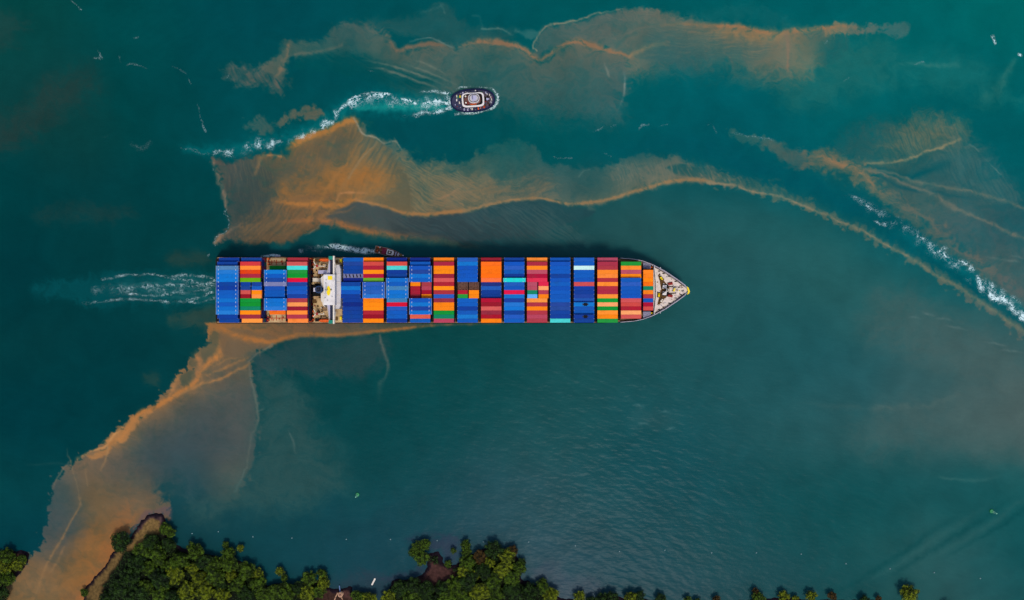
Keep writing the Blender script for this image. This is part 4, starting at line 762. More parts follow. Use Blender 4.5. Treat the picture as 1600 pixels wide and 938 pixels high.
mb = MB(); bx(mb, 413.5, 447, 404, 503.4, ZD+.02, ZD+1.3); hc = mb.build('hatch_cover', M['hatch'], ship, label='bare tan hatch cover showing beside the half empty bay')
for y0 in (409.6, 497.4):
    mb = MB(); bx(mb, 419, 446, y0-.5, y0+.5, ZD+1.3, ZD+1.5); mb.build('hatch_seam', M['rust'], hc)
for x in (424, 431, 440):
    for ya in (406, 493): mb = MB(); bx(mb, x, x+1.0, ya, ya+8, ZD+1.3, ZD+1.62); mb.build('hatch_cleat', M['rust'], hc)
for x, y in ((428,407.5),(439,408.5),(441,412),(427,500.4),(436,499),(442,496)): mb = MB(); cy_(mb, x, y, ZD+1.3, ZD+2.2, .8, n=8); mb.build('hatch_fitting', M['rust'], hc)
gaps = [373.0, 408.6, 447.2, 484.6, 603-.6, 638.6, 675.8, 712.6, 749.6, 786, 821.4, 857.8, 894.6, 931.2, 968.4, 1003.4]
for i, gx in enumerate(gaps):
    top = ZD+(13.2 if gx in (749.6, 894.6) else (10.9 if gx < 1000 else 5.5))  # built tall so its dark steel blackens the shaded gaps
    wd = 1.1 if gx < 1000 else .7
    mb = MB(); hw = 49.6 if gx < 960 else (47 if gx < 1000 else 36)
    for k in range(17):
        y = 453.6-hw+k*hw*2/16; bx(mb, gx-wd*.5, gx+wd*.5, y-.35, y+.35, ZD, top)
    for z in ((ZD+2.6, ZD+5.4) if top < 22 else (ZD+2.6, ZD+5.4, ZD+8.2, ZD+10.8) if top < 27 else (ZD+2.6, ZD+5.4, ZD+8.2, ZD+12.8)): bx(mb, gx-wd, gx+wd, 453.6-hw, 453.6+hw, z, z+.15)
    lb = mb.build('lashing_bridge', M['dark'], ship)
    mb = MB()
    for sg in (-1, 1):
        bx(mb, gx-1.3, gx-.5, 453.6+sg*hw-1.0*(sg > 0), 453.6+sg*hw+1.0*(sg < 0)+.0, ZD, top+.8); bx(mb, gx+.5, gx+1.3, 453.6+sg*hw-1.0*(sg > 0), 453.6+sg*hw+1.0*(sg < 0), ZD, top+.8)
    mb.build('end_post', M['orange'] if i in (1, 2, 3) else M['brown'], lb)
# orange ladders and stanchions by the half-empty bay and behind the bridge
for gx, ys in ((412.5, (404, 407, 411, 415, 495, 499, 502)), (418.5, (405, 409, 413, 496, 501)), (486.5, (404, 409, 415, 421, 432, 476, 484, 490, 496, 501)), (489, (406, 413, 487, 494, 500))):
    for y in ys:
        mb = MB(); bx(mb, gx-1.1, gx+1.1, y-1.4, y+.9, ZD, ZD+rnd.uniform(2, 7)); bx(mb, gx-.4, gx+.4, y+.9, y+1.6, ZD, ZD+3); mb.build('lashing_stanchion', M[rnd.choice(['orange', 'rust', 'rust', 'redp'])], ship)
# ---- working deck either side of the funnel
mb = MB(); bx(mb, 489.5, 512, 404, 503.5, ZD+.05, ZD+3); mb.build('engine_casing_deck', M['hatch'], ship)
mb = MB(); bx(mb, 486, 505, 443.5, 463.5, ZD+3, ZD+3.6); mb.build('funnel_platform', M['black'], ship)
mb = MB(); cy_(mb, 497.4, 452.6, ZD+3.6, 38, 6.0, 5.6, 24); fn = mb.build('funnel', M['blue'], ship)
mb = MB(); cy_(mb, 497.4, 452.6, 38.0, 38.3, 4.6, n=24); mb.build('funnel_top', M['navy'], fn)
mb = MB()
for dx, dy in ((-1.6, -1.4), (1.2, -1.8), (-1.2, 1.8), (1.6, 1.2)): cy_(mb, 497.4+dx, 452.6+dy, 38.3, 39.6, .75, n=10)
mb.build('exhaust_pipe', M['black'], fn)
mb = MB(); bx(mb, 489.6, 493.6, 450, 456, ZD+3.6, 31)
mb.build('funnel_vent_box', M['lilac'], ship)
for k in range(3):
    mb = MB(); bx(mb, 490+k*1.3, 490.6+k*1.3, 450.3, 455.7, 31, 31.15); mb.build('vent_slat', M['white'], ship)
def yard_crane(x, y):
    mb = MB(); cy_(mb, x, y, ZD+3, ZD+10, 1.1, .9, 12); cr = mb.build('stores_crane', M['orange'], ship)
    mb = MB(); o = P(x, y, ZD+10.4)
    for dx, dy in ((12.5, .6), (-4, -7), (-5, 5), (-1.8, -3), (-3.2, 1)):
        b = P(x+dx, y+dy, ZD+10.4+(.8 if dx > 0 else 0)); mb.tube(o, b, .32, .24, 6)
    mb.build('crane_boom', M['cream'], cr)
    mb = MB(); a = P(x+1, y, ZD+11); mb.box(a[0]-.7, a[0]+.7, a[1]-.7, a[1]+.7, ZD+10, ZD+11.4); mb.build('crane_cab', M['redp'], cr)
yard_crane(494, 415.6); yard_crane(494, 490.6)
for x0, x1, y0, y1, z, m in ((488.5,506,434.6,440.4,22,'cream'),(497,512,422.5,428,24,'lilac'),(496,499,424,435,23.4,'brown'),(486,491,441,444.6,20,'hatch'),(504,512,405,411,20.5,'deck'),(492,500,404.6,409,20,'brown'),(500,508,412.6,418,20,'hatch'),
                          (490,498,463,470,19.8,'hatch'),(496,506,466,476,20.6,'hatch'),(504,512,478,486,20.2,'deck'),(492,500,498,502.6,20,'dark'),(503,509,495,502.5,21,'deck'),(488,494,468,474,20,'brown')):
    mb = MB(); bx(mb, x0, x1, y0, y1, ZD+3.01, z); mb.build('deck_house', M[m], ship)
for k in range(46):
    x = rnd.uniform(489, 510); s_ = rnd.choice((-1, 1)); y = 453.6+s_*rnd.uniform(14, 49)
    mb = MB(); zz = ZD+3.01+rnd.choice((0, 0, 0, 1.8)); r_ = rnd.uniform(.5, 1.3)
    if k % 3: cy_(mb, x, y, ZD+3.01, zz+rnd.uniform(1, 2.4), r_, r_*.8, 10)
    else: bx(mb, x-r_, x+r_, y-r_*.6, y+r_*.6, ZD+3.01, zz+rnd.uniform(.8, 2))
    mb.build('deck_fitting', M[rnd.choice(['dark', 'brown', 'redp', 'cream', 'deck', 'white', 'dark', 'brown'])], ship)
# ---- accommodation and bridge
mb = MB(); bx(mb, 505.5, 523, 429, 477, ZD, 39.5); acc = mb.build('accommodation_block', M['white'], ship)
mb = MB(); mb.prism(wl([(503,433),(505.5,429.6),(505.5,476.4),(509,481),(504.6,478),(502.6,470),(503.4,464),(502,458),(503.6,452),(502.2,446),(503,440)], 33), ZD, 33); mb.build('aft_balconies', M['cream'], acc)
for z in (24, 27, 30):
    mb = MB(); mb.prism(wl([(501.4,434),(505.6,430),(505.6,476),(501.4,470)], z), z, z+.15); mb.build('balcony', M['white'], acc)
mb = MB(); mb.prism([P(x, y, 33)[:2] for x, y in ((523,414),(529.5,414.6),(531.6,420),(532.4,453),(531.6,478),(529.5,482.6),(523,483))], ZD, 32.6); fb = mb.build('forward_block', M['grey'], ship)
for y in (414, 428.6, 441, 461.5, 474):
    mb = MB(); bx(mb, 523.4, 531, y, y+.5, 32.6, 33); mb.build('roof_seam', M['cream'], fb)
for z in (20, 23, 26, 29):
    for k in range(12):
        mb = MB(); a = P(532.2, 420+k*5.4, z); mb.box(a[0]-.25, a[0]+.12, a[1]-.45, a[1]+.45, z, z+.9); mb.build('window', M['glass'], fb)
# wings
mb = MB(); bx(mb, 520.0, 522.3, 400.0, 506.2, 35.5, 38.2); bw = mb.build('bridge_wing_screen', M['cream'], ship)
for y0, y1 in ((403, 429), (477, 503)):
    mb = MB(); bx(mb, 516.0, 519.9, y0, y1, 35.2, 35.6); mb.build('bridge_wing_deck', M['navy'], bw)
    mb = MB(); 
    yy = (y0 if y0 < 450 else y1); yi = (y1 if y0 < 450 else y0)
    mb.prism(wl([(515.9,yi),(515.9,yy+(5 if y0 < 450 else -5)),(514.4,yy+(5 if y0 < 450 else -5)),(511,yi)], 35), 33.6, 35.9); mb.build('bridge_wing_bracket', M['lilac'], bw)
    mb = MB(); strip([(514.2,yy+(3 if y0 < 450 else -3)),(511.2,yi-(2 if y0 < 450 else -2))], .5, 35.9, 37, mb); mb.build('wing_rail', M['cream'], bw)
for y0, y1 in ((400.4, 406), (500.4, 505.8)):
    mb = MB(); bx(mb, 513.2, 519.9, y0, y1, 35.2, 37.4); mb.build('wing_end_cab', M['teal'], bw)
mb = MB()
for sg in (-1, 1):
    a = P(522.6, 453.6+sg*44, 38); b = P(524.6, 453.6+sg*34, 34); mb.tube(a, b, .25, n=6)
mb.build('wing_strut', M['cream'], bw)
mb = MB(); bx(mb, 506, 520, 430, 476, 39.5, 39.75); rf = mb.build('monkey_island', M['white'], ship)
mb = MB(); bx(mb, 512, 519, 431.4, 437.4, 39.75, 39.9); mb.build('yellow_roof_mark', M['yellow'], rf)
mb = MB(); mb.prism(wl([(513+3*math.cos(t), 454.6+7.6*math.sin(t)) for t in [i*math.pi/10 for i in range(20)]], 40), 39.75, 39.9); mb.build('yellow_roof_mark', M['yellow'], rf)
mb = MB(); cy_(mb, 516.6, 453, 39.75, 41.6, .8, n=12); mb.build('radome', M['black'], rf)
mb = MB(); a = P(509.4, 453.6, 44); mb.tube((a[0], a[1], 39.7), (a[0], a[1], 49), .35, .2, 8); mb.tube((a[0], a[1]-2.6, 45), (a[0], a[1]+2.6, 45), .13, n=6); rm = mb.build('radar_mast', M['white'], rf)
mb = MB(); mb.box(a[0]-.2, a[0]+.2, a[1]-1.8, a[1]+1.8, 46.6, 46.9); mb.build('radar_scanner', M['grey'], rm)
for x, y in ((508,443),(507,466),(511,470),(509,438),(518,464),(507.6,459)):
    mb = MB(); cy_(mb, x, y, 39.75, 40.6, .5, n=10); cy_(mb, x, y, 40.6, 41.6, .9, .4, 12); mb.build('satellite_dome', M['white'], rf)
mb = MB(); bx(mb, 522.6, 534.5, 403.5, 414, ZD, ZD+3); bx(mb, 522.6, 534.5, 483, 503.6, ZD, ZD+3); mb.build('forward_side_deck', M['hatch'], ship)
for y in (408, 498):
    mb = MB(); bx(mb, 530.6, 533.6, y-3, y+2, ZD+3, ZD+5); mb.build('locker', M['yellow'], ship)
    mb = MB(); bx(mb, 524, 527, y-2, y+3, ZD+3, ZD+4.6); mb.build('locker', M['brown'], ship)
# lifeboats under the wings
for sg in (-1, 1):
    mb = MB(); c_ = P(506, 453.6+sg*47.6, 24); pts = []
    for k in range(16):
        t = 2*math.pi*k/16; pts.append((c_[0]+3.6*abs(math.cos(t))**.7*(1 if math.cos(t) > 0 else -1), c_[1]+1.1*math.sin(t)))
    mb.prism(pts, 20.4, 22); mb.prism(pts, 22, 23.1, [(c_[0]+(x-c_[0])*.8, c_[1]+(y-c_[1])*.5) for x, y in pts]); mb.build('lifeboat', M['orange'], ship)
# ---------------------------------------------------------------- containers
COL = {'b': ((0, 84, 176), 'blue'), 'd': ((0, 60, 146), 'dark blue'), 'n': ((0, 36, 126), 'navy blue'), 'l': ((0, 112, 194), 'light blue'), 'c': ((64, 214, 206), 'turquoise'),
 'o': ((255, 134, 4), 'orange'), 'O': ((255, 106, 0), 'deep orange'), 'p': ((255, 158, 84), 'peach orange'), 'r': ((172, 44, 62), 'maroon red'), 'R': ((222, 8, 56), 'bright red'), 's': ((208, 78, 74), 'salmon red'), 'v': ((226, 76, 48), 'vermilion'),
 'm': ((150, 26, 46), 'dark red'), 'k': ((184, 72, 92), 'dusty pink'), 'g': ((0, 146, 44), 'green'), 'G': ((104, 172, 32), 'lime green'), 't': ((0, 130, 92), 'sea green'), 'w': ((196, 232, 222), 'whitish'), 'y': ((122, 124, 158), 'grey lilac'),
 'a': ((110, 174, 232), 'pale sky blue'), 'x': ((120, 84, 70), 'rusty latticed'), 'z': ((74, 130, 176), 'greyish blue')}
CM = {k: mat('container_paint_'+v[1].replace(' ', '_'), v[0], .6, var=.05, scale=.35, objvar=.06, dirt=tuple(np.array(v[0])*.72+np.array((60, 50, 44))*.28), dirt_amt=.7, spec=.08) for k, v in COL.items()}
CAST = mat('pale_corner_casting', (172, 182, 208), .5)
CASTG = mat('dull_corner_casting', (120, 128, 150), .5)
def container_mesh(L_, k):
    mb = MB(); W_, Hh = 2.44, 2.55; hx, hy = L_/2, W_/2
    # frame rails, then recessed corrugated panels
    if k == 'x':
        mb.box(-hx, hx, -hy, hy, 0, .35)
        for s_ in (-1, 1):
            mb.box(-hx, hx, s_*hy-(.12 if s_ > 0 else 0), s_*hy+(.12 if s_ < 0 else 0), 2.4, Hh)
            mb.box(s_*hx-(.12 if s_ > 0 else 0), s_*hx+(.12 if s_ < 0 else 0), -hy, hy, .35, Hh)
        for i in range(7):
            x = -hx+.2+i*(L_-.5)/6; mb.box(x, x+.14, -hy+.12, hy-.12, 2.38, 2.5); mb.box(x, x+.1, -hy, -hy+.1, .35, 2.4); mb.box(x, x+.1, hy-.1, hy, .35, 2.4)
        for i in range(6):
            x = -hx+.3+i*(L_-.6)/6; q = (L_-.6)/6
            mb.tube((x, -hy+.1, 2.44), (x+q, hy-.1, 2.44), .05, n=4); mb.tube((x+.02, hy-.1, 2.32), (x+q, -hy+.1, 2.32), .05, n=4)
        rng = random.Random(3)
        for i in range(9):
            x = rng.uniform(-hx+.6, hx-1.2); mb.box(x, x+rng.uniform(.4, .9), -hy+.3+rng.random()*.5, hy-.4-rng.random()*.6, .35, rng.uniform(.9, 2.1))
    else:
        nseg = int(L_/.55)
        for s_ in (-1, 1):      # corrugated side wall as a zigzag sheet
            top = []; bot = []
            for i in range(nseg+1):
                x = -hx+.08+(L_-.16)*i/nseg; y = s_*(hy-(.02 if i % 2 else .06)); bot.append((x, y, .16)); top.append((x, y, Hh-.1))
            o = len(bot); vs = bot+top
            mb.add(vs, [((i, i+1, o+i+1, o+i) if s_ < 0 else (i+1, i, o+i, o+i+1)) for i in range(nseg)])
        mb.box(-hx+.03, hx-.03, -hy+.07, hy-.07, .14, Hh-.03)
        nr = int(L_/1.1)
        for i in range(nr):     # raised roof ribs
            x = -hx+.5+i*(L_-1)/(nr-1); mb.add([(x-.22, -hy+.12, Hh-.028), (x+.22, -hy+.12, Hh-.028), (x+.16, -hy+.16, Hh-.006), (x-.16, -hy+.16, Hh-.006), (x-.22, hy-.12, Hh-.028), (x+.22, hy-.12, Hh-.028), (x+.16, hy-.16, Hh-.006), (x-.16, hy-.16, Hh-.006)], [(3, 2, 6, 7), (0, 1, 2, 3), (5, 4, 7, 6), (0, 3, 7, 4), (2, 1, 5, 6)])
        for s_ in (-1, 1):
            mb.box(-hx, hx, min(s_*hy, s_*(hy-.07)), max(s_*hy, s_*(hy-.07)), Hh-.12, Hh); mb.box(-hx, hx, min(s_*hy, s_*(hy-.07)), max(s_*hy, s_*(hy-.07)), 0, .16)
            mb.box(min(s_*hx, s_*(hx-.08)), max(s_*hx, s_*(hx-.08)), -hy+.075, hy-.075, Hh-.12, Hh+.004)
            for q in (-1, 1): mb.box(min(s_*hx, s_*(hx-.12)), max(s_*hx, s_*(hx-.12)), min(q*(hy-.003), q*(hy-.12)), max(q*(hy-.003), q*(hy-.12)), .16, Hh-.12)
        for y in (-.55, -.2, .2, .55): mb.tube((hx-.01, y, .2), (hx-.01, y, Hh-.15), .03, n=5)
        mb.m = 1
        if L_ < 13:
            cx_ = hx-.15
            for s_ in (-1, 1):
                for q in (-1, 1): mb.box(s_*cx_-.16, s_*cx_+.16, q*(hy-.1)-.11, q*(hy-.1)+.11, Hh-.12, Hh+.02)
    return mb.mesh('shipping_container', [CM[k], CASTG if k in 'bdnl' else CM[k]])
cm_cache = {}
def cmesh(L_, k):
    if (L_, k) not in cm_cache: cm_cache[(L_, k)] = container_mesh(L_, k)
    return cm_cache[(L_, k)]
mb = MB(); mb.box(-.22, .22, -.2, .2, 0, .16); casting_mesh = mb.mesh('corner_casting', [CAST])
mb = MB(); mb.box(-.12, .12, -1.19, 1.19, -.02, .004); endframe_mesh = mb.mesh('end_beam', [CASTG])
L40, L45, L20 = 12.35, 13.65, 6.06
BAYS = [
 # px of forward/aft ends, rows top to bottom, rows that are longer boxes, tiers per row
 dict(r='ddzlllddbblblldd', w='0011111111111100', t=[5,6]+[7]*12+[6,5], dx=[5,2.2]+[0]*12+[2.5,5]),
 dict(r='dsovrG####ggtomp', t=[5]+[6]*14+[6], pair={6:'dd',7:'db',8:'so',9:'mo'}, dx=[1.8]+[0]*14+[2.6]),
 dict(r='..glbdybbblllO..', w='0001111000111000', t=[0,0,2,7,7,7,7,6,6,6,7,7,7,2,0,0], dx=[0,0,8.5,0,0,0,0,1,1,1,0,0,0,8.5,0,0]),
 dict(r='rscggRdbbdrpmoro', t=[5]+[6]*14+[5], dx=[1.2]+[0]*14+[1.6]),
 dict(r='bdddyndlbddndddd', t=[5]*6+[6]*4+[5]*6, dx=[0.6]*6+[-4]*4+[-.4]*6),
 dict(r='osrorGbbblooormo', w='0000001111000000', t=[5]+[6]*5+[7]*4+[6]*5+[5]),
 dict(r='nscddlbzllzRbbbd', w='0000011111000000', t=[5]+[6]*4+[7]*5+[6]*5+[5]),
 dict(r='nbbdlb####bldlvb', w='0011110000111100', t=[5,6]+[7]*4+[5]*4+[7]*4+[6,5], pair={6:'or',7:'rk',8:'rr',9:'mo'}),
 dict(r='orooorsorbmoogtk'.replace('orooors','oroomsr'), t=[5]+[6]*14+[5]),
 dict(r='blbbbb####bbdblb', t=[6]*16, pair={6:'xx',7:'xx',8:'ro',9:'go'}),
 dict(r='mOOOOOnbddrmsmro', t=[5]+[6]*5+[5]*4+[6]*6),
 dict(r='dbbbdcbbRldlldbb', w='0000010000000000', t=[5]+[6]*4+[7]+[6]*10),
 dict(r='orokrR####prorkr', t=[5]+[6]*15, pair={6:'kR',7:'kp',8:'tr',9:'ao'}),
 dict(r='bbbbdbbbbbbddddc', t=[5]+[6]*14+[5]),
 dict(r='bbwbbbsdddblbbdd', t=[6]*10+[6,7,6,6,7,6]),
 dict(r='krroorｏrrpgpgoog'.replace('ｏ','o'), t=[5]+[6]*15),
 dict(r='.gokobbbbbssrps.', t=[0]+[5]*4+[6]*5+[5]*5+[0]),
 dict(r='...ooOtorbrs....'.replace('...ooOtorbrs....','...oooOtorbrs...'), t=[4]*16),
]
ORD = ['outermost', 'second', 'third', 'fourth', 'fifth', 'sixth', 'seventh', 'eighth']
BAYN = ['sternmost bay', 'second bay from the stern', 'half empty bay behind the bridge', 'bay just behind the white bridge', 'bay just ahead of the white bridge', 'second bay ahead of the bridge', 'third bay ahead of the bridge',
 'fourth bay ahead of the bridge', 'fifth bay ahead of the bridge', 'sixth bay ahead of the bridge', 'seventh bay ahead of the bridge', 'seventh bay from the bow', 'sixth bay from the bow', 'fifth bay from the bow', 'fourth bay from the bow',
 'third bay from the bow', 'second bay from the bow', 'short bay nearest the bow']
PITCH = 6.36; Y0 = 402.8
cgrp = 'containers stacked on the ship'
lower = MB(); lowc = []
allc = []
def put(k, L_, px0, row, tiers, label, z0=None):
    zb = ZD+1.3+(tiers-1)*2.6; zt = zb+2.55
    y = 453.6+(row-7.5)*PITCH; Lpx = L_/(PXK*(H-zt))
    c = P(px0+Lpx/2, y, zt)
    o = bpy.data.objects.new('shipping_container', cmesh(L_, k)); C.objects.link(o); o.location = (c[0], c[1], zb)
    nw = len(label.split()); assert 4 <= nw <= 16, label
    tag(o, label, 'shipping container', cgrp)
    for t in range(tiers-1):
        z = ZD+1.3+t*2.6; lower.box(c[0]-min(L_, 12.2)/2, c[0]+min(L_, 12.2)/2, c[1]-1.21, c[1]+1.21, z, z+2.55); lowc.append(rnd.choice('nnddmnmdt'))  # mostly dark colours, picked to keep the bay gaps in shade
    return o
for bi, B_ in enumerate(BAYS):
    rows = B_['r']; assert len(rows) == 16, (bi, rows)
    for ri, ch in enumerate(rows):
        if ch == '.': continue
        side = 'upper' if ri < 8 else 'lower'; od = ORD[ri if ri < 8 else 15-ri]
        if bi >= 16:
            fi = [i for i, q in enumerate(rows) if q != '.']; nloc = ri-fi[0]; m_ = len(fi)
            od = ORD[nloc if nloc < m_/2 else m_-1-nloc]; side = 'upper' if nloc < m_/2 else 'lower'
        where = f"{od} from the {side} rail" if od != 'outermost' else f"outermost by the {side} rail"
        wide = 'w' in B_ and B_['w'][ri] == '1'; tiers = B_['t'][ri]
        dx = B_.get('dx', [0]*16)[ri]; x0 = BAYX[bi]
        if ch == '#':
            for hi, k in enumerate(B_['pair'][ri]):
                half = 'aft' if hi == 0 else 'forward'
                put(k, L20, x0+.6+hi*17.4, ri, tiers, f"short {COL[k][1]} container, {where}, {half} half, {BAYN[bi]}".replace(' the ', ' '))
            continue
        L_ = L45 if wide else (L20 if bi == 17 else L40)
        adj = 'long ' if wide else ''
        lab = f"{adj}{COL[ch][1]} container, {where}, {BAYN[bi]}"
        if wide: x0 = x0-(0 if bi in (0, 2) else 1.4)
        o = put(ch, L_, x0+dx, ri, tiers, lab)
        if wide:
            for s_ in (-1, 1):
                for q in (-1, 1):
                    c_ = bpy.data.objects.new('corner_casting', casting_mesh); C.objects.link(c_); c_.parent = o; c_.location = (s_*5.25, q*.98, 2.5)
                e_ = bpy.data.objects.new('end_beam', endframe_mesh); C.objects.link(e_); e_.parent = o; e_.location = (s_*6.68, 0, 2.564)
        if bi == 14 and ri in (11, 14):
            mb = MB(); mb.box(-.2, 1.9, -.95, .95, 2.55, 2.6); mb.build('roof_opening', M['black'], o)
            mb = MB(); mb.box(-1.0, -.2, -.5, .5, 2.55, 2.75); mb.box(1.9, 2.6, -.4, .4, 2.55, 2.75); mb.build('roof_fitting', M['navy'], o)
        if bi == 4 and ri == 4:
            mb = MB()
            for q in range(-2, 3): mb.box(q*2.2-.35, q*2.2+.35, -1.0, 1.0, 2.55, 2.6, .25)
            mb.build('roof_patch', M['dark'], o)
        allc.append(o)
lower.mi = [0]*len(lower.f)
keys = list(dict.fromkeys(lowc)); lower.mi = [keys.index(lowc[i//6]) for i in range(len(lower.f))]
lo = lower.build('lower_container_tiers', [CM[k] for k in keys]); tag(lo, 'hidden lower tiers of containers standing under the visible top ones', 'shipping container', cgrp, 'stuff')
# ---------------------------------------------------------------- tug
def oval(a, b, n=40, e=2.4, cx=0, cy=0):
    r = []
    for i in range(n):
        t = 2*math.pi*i/n; c, s_ = math.cos(t), math.sin(t)
        r.append((cx+a*abs(c)**(2/e)*(1 if c > 0 else -1), cy+b*abs(s_)**(2/e)*(1 if s_ > 0 else -1)))
    return r
tugc = P(738.6, 156.6, 4); tug = empty('tugboat', (tugc[0], tugc[1], 0), R(4))
tag(tug, 'navy blue harbour tug with white cabin ring, pushing bow foam in the upper water', 'tugboat')
A_, B2 = 13.9, 7.0
mb = MB(); mb.prism(oval(A_-.7, B2-.7), -2, .6, oval(A_-.1, B2-.1)); mb.prism(oval(A_-.1, B2-.1), .6, 3.0, oval(A_, B2)); mb.build('hull', M['hull'], tug)
mb = MB(); mb.ringwall(oval(A_+.35, B2+.35), oval(A_-.3, B2-.3), 2.4, 3.7); mb.build('rubber_fender', mat('tug_fender_rubber', (12, 22, 62), .8, var=.2), tug)
mb = MB(); mb.prism(oval(A_-.6, B2-.6), 3.0, 3.12); mb.build('deck', M['purple'], tug)
mb = MB(); mb.prism([(x, y) for x, y in oval(A_-1.6, B2-1.4) if x > 3.6], 3.12, 3.3); mb.build('foredeck', mat('tug_foredeck', (74, 66, 78), .8, var=.4, scale=1.5, dirt=(130, 80, 60), dirt_amt=.7), tug)
mb = MB(); mb.prism(oval(6.3, 4.0, 32, 5, .2, 0), 3.12, 5.4); dh = mb.build('deckhouse', M['dark'], tug)
mb = MB(); mb.ringwall(oval(7.1, 4.6, 32, 5, .2, -.1), oval(6.1, 3.75, 32, 5, .2, .1), 5.2, 5.6); mb.build('bridge_deck_ring', M['white'], dh)
mb = MB(); mb.prism(oval(5.2, 2.9, 24, 3.4, -.2, 0), 5.4, 5.5); mb.build('inner_deck', mat('tug_inner_deck', (112, 74, 66), .8, var=.3, scale=1.), dh)
mb = MB(); mb.prism(oval(3.5, 2.9, 12, 2.4, .9, .3), 5.4, 8.4, oval(3.3, 2.7, 12, 2.4, .9, .3)); wh = mb.build('wheelhouse', M['white'], tug)
mb = MB(); mb.ringwall(oval(3.46, 2.86, 12, 2.4, .9, .3), oval(3.2, 2.6, 12, 2.4, .9, .3), 7.0, 8.1); mb.build('window_band', M['glass'], wh)
mb = MB(); mb.prism(oval(3.7, 3.1, 12, 2.4, .9, .3), 8.4, 8.6); mb.build('roof', M['grey'], wh)
mb = MB(); mb.ringwall(oval(3.1, 2.5, 16, 2.4, .9, .3), oval(2.75, 2.15, 16, 2.4, .9, .3), 8.6, 8.9); mb.build('roof_rim', M['navy'], wh)
mb = MB(); mb.prism(oval(1.7, 1.5, 16, 2.6, 1, .3), 8.6, 9.3); mb.box(-.1, .7, -1.9, 2.4, 8.6, 9.0); mb.box(1.9, 2.3, -1.6, 1.9, 8.6, 9.0); mb.build('roof_locker', M['lilac'], wh)
mb = MB(); mb.tube((.2, .3, 8.6), (.2, .3, 13), .22, .12, 8); mb.tube((.2, -1.2, 11.6), (.2, 1.8, 11.6), .1, n=6); mb.build('mast', M['dark'], wh)
for s_ in (-1, 1):
    mb = MB(); mb.cyl(-4.3, s_*2.0, 3.2, 7.4, .75, .65, 14); fn_ = mb.build('funnel', M['navy'], tug)
    mb = MB(); mb.cyl(-4.3, s_*2.0, 7.4, 7.7, .55, .5, 12); mb.build('funnel_cap', M['cream'], fn_)
mb = MB(); mb.box(6.9, 8.6, -1.6, 1.6, 3.3, 3.9); wn = mb.build('towing_winch', M['redp'], tug)
mb = MB(); mb.tube((8, -1.3, 4.4), (8, 1.3, 4.4), .8, n=14); mb.build('winch_drum', M['black'], wn)
mb = MB(); mb.prism([(8.6, -.9), (10.8, 0), (8.6, .9)], 3.3, 4.6); mb.build('fairlead', M['lilac'], tug)
for x, y, m in ((10.9,2.6,'cream'),(11.6,1.2,'grey'),(11.5,-1.8,'grey'),(10.3,-3.6,'dark'),(8.6,4.2,'lilac'),(6.8,-4.6,'orange'),(7.8,-3.4,'brown'),(5.9,4.4,'green'),(9.5,1.6,'dark'),(9.6,-2.2,'brown'),(-5.9,5.1,'lilac'),(-9.4,2.7,'green'),(-10.2,.9,'white'),(-8.5,-.9,'cream'),(-9.9,3.4,'cream'),(-5.8,-5.4,'lilac'),(-3.6,-5.7,'lilac'),(-.8,-5.4,'cream'),(3.4,5.2,'dark'),(-1,5.6,'navy'),(11.9,-.3,'cream'),(-7.9,3.0,'yellow'),(3.2,-5.4,'orange'),(5,-4.9,'redp'),(9.3,3.2,'white')):
    mb = MB(); mb.cyl(x, y-.32, 3.1, 4.0, .3, n=8); mb.cyl(x, y+.32, 3.1, 4.0, .3, n=8); mb.box(x-.4, x+.4, y-.7, y+.7, 3.12, 3.3); mb.build('bollard', M[m], tug)
for k in range(34):
    t_ = rnd.uniform(0, 6.28); q_ = rnd.uniform(.74, .9); x, y = q_*A_*math.cos(t_), q_*B2*math.sin(t_)
    mb = MB(); u_ = rnd.uniform(.15, .45); mb.box(x-u_, x+u_, y-u_*.6, y+u_*.6, 3.1, 3.1+rnd.uniform(.3, 1), rnd.uniform(0, 1.5)); mb.build('deck_fitting', M[rnd.choice(['grey', 'dark', 'cream', 'brown', 'lilac', 'redp', 'navy', 'dark', 'white'])], tug)
mb = MB(); mb.box(-8.7, -6.5, -1.1, 1.1, 3.12, 3.7); mb.build('aft_hatch', M['navy'], tug)
mb = MB(); mb.box(-1.6, 2.2, -3.2, -2.7, 5.5, 6.1); mb.build('orange_locker', M['orange'], tug)
mb = MB(); 
for k in range(7): mb.box(-5.2+k*.4, -5.0+k*.4, -2.8, -1.1, 5.5, 5.9)
mb.build('rescue_rack', M['redp'], tug)
# ---------------------------------------------------------------- workboat alongside
pc = P(608.5, 394.6, 2); pb = empty('workboat', (pc[0], pc[1], 0), R(-13))
tag(pb, 'brown and white workboat steaming close along the upper side of the big ship', 'workboat')
def boat_plan(L_, W_, e=1.8, n=14):
    r = [(-L_/2, -W_/2*.92), (-L_/2, W_/2*.92)]
    up = []
    for i in range(n+1):
        t = i/n; x = -L_/2+L_*t; h = W_/2*(1-max(0, (t-.35)/.65)**2.2)
        up.append((x, max(h, .03)*(0.92+.08*min(1, t*3))))
    return up+[(x, -h) for x, h in up[::-1][1:]]
bp_ = boat_plan(19, 4.9)
mb = MB(); mb.prism([(x*.95, y*.8) for x, y in bp_], -1, 1.6, bp_); mb.build('hull', mat('workboat_hull_paint', (86, 44, 38), .6), pb)
mb = MB(); mb.ringwall(bp_, [(x*.965, y*.88) for x, y in bp_], 1.6, 2.2); mb.build('gunwale', mat('workboat_rail_paint', (150, 130, 116), .6), pb)
mb = MB(); mb.prism([(x*.96, y*.87) for x, y in bp_], 1.6, 1.7); mb.build('deck', mat('workboat_deck_paint', (112, 70, 48), .8, var=.5, scale=1.4, dirt=(50, 26, 30), dirt_amt=.8), pb)
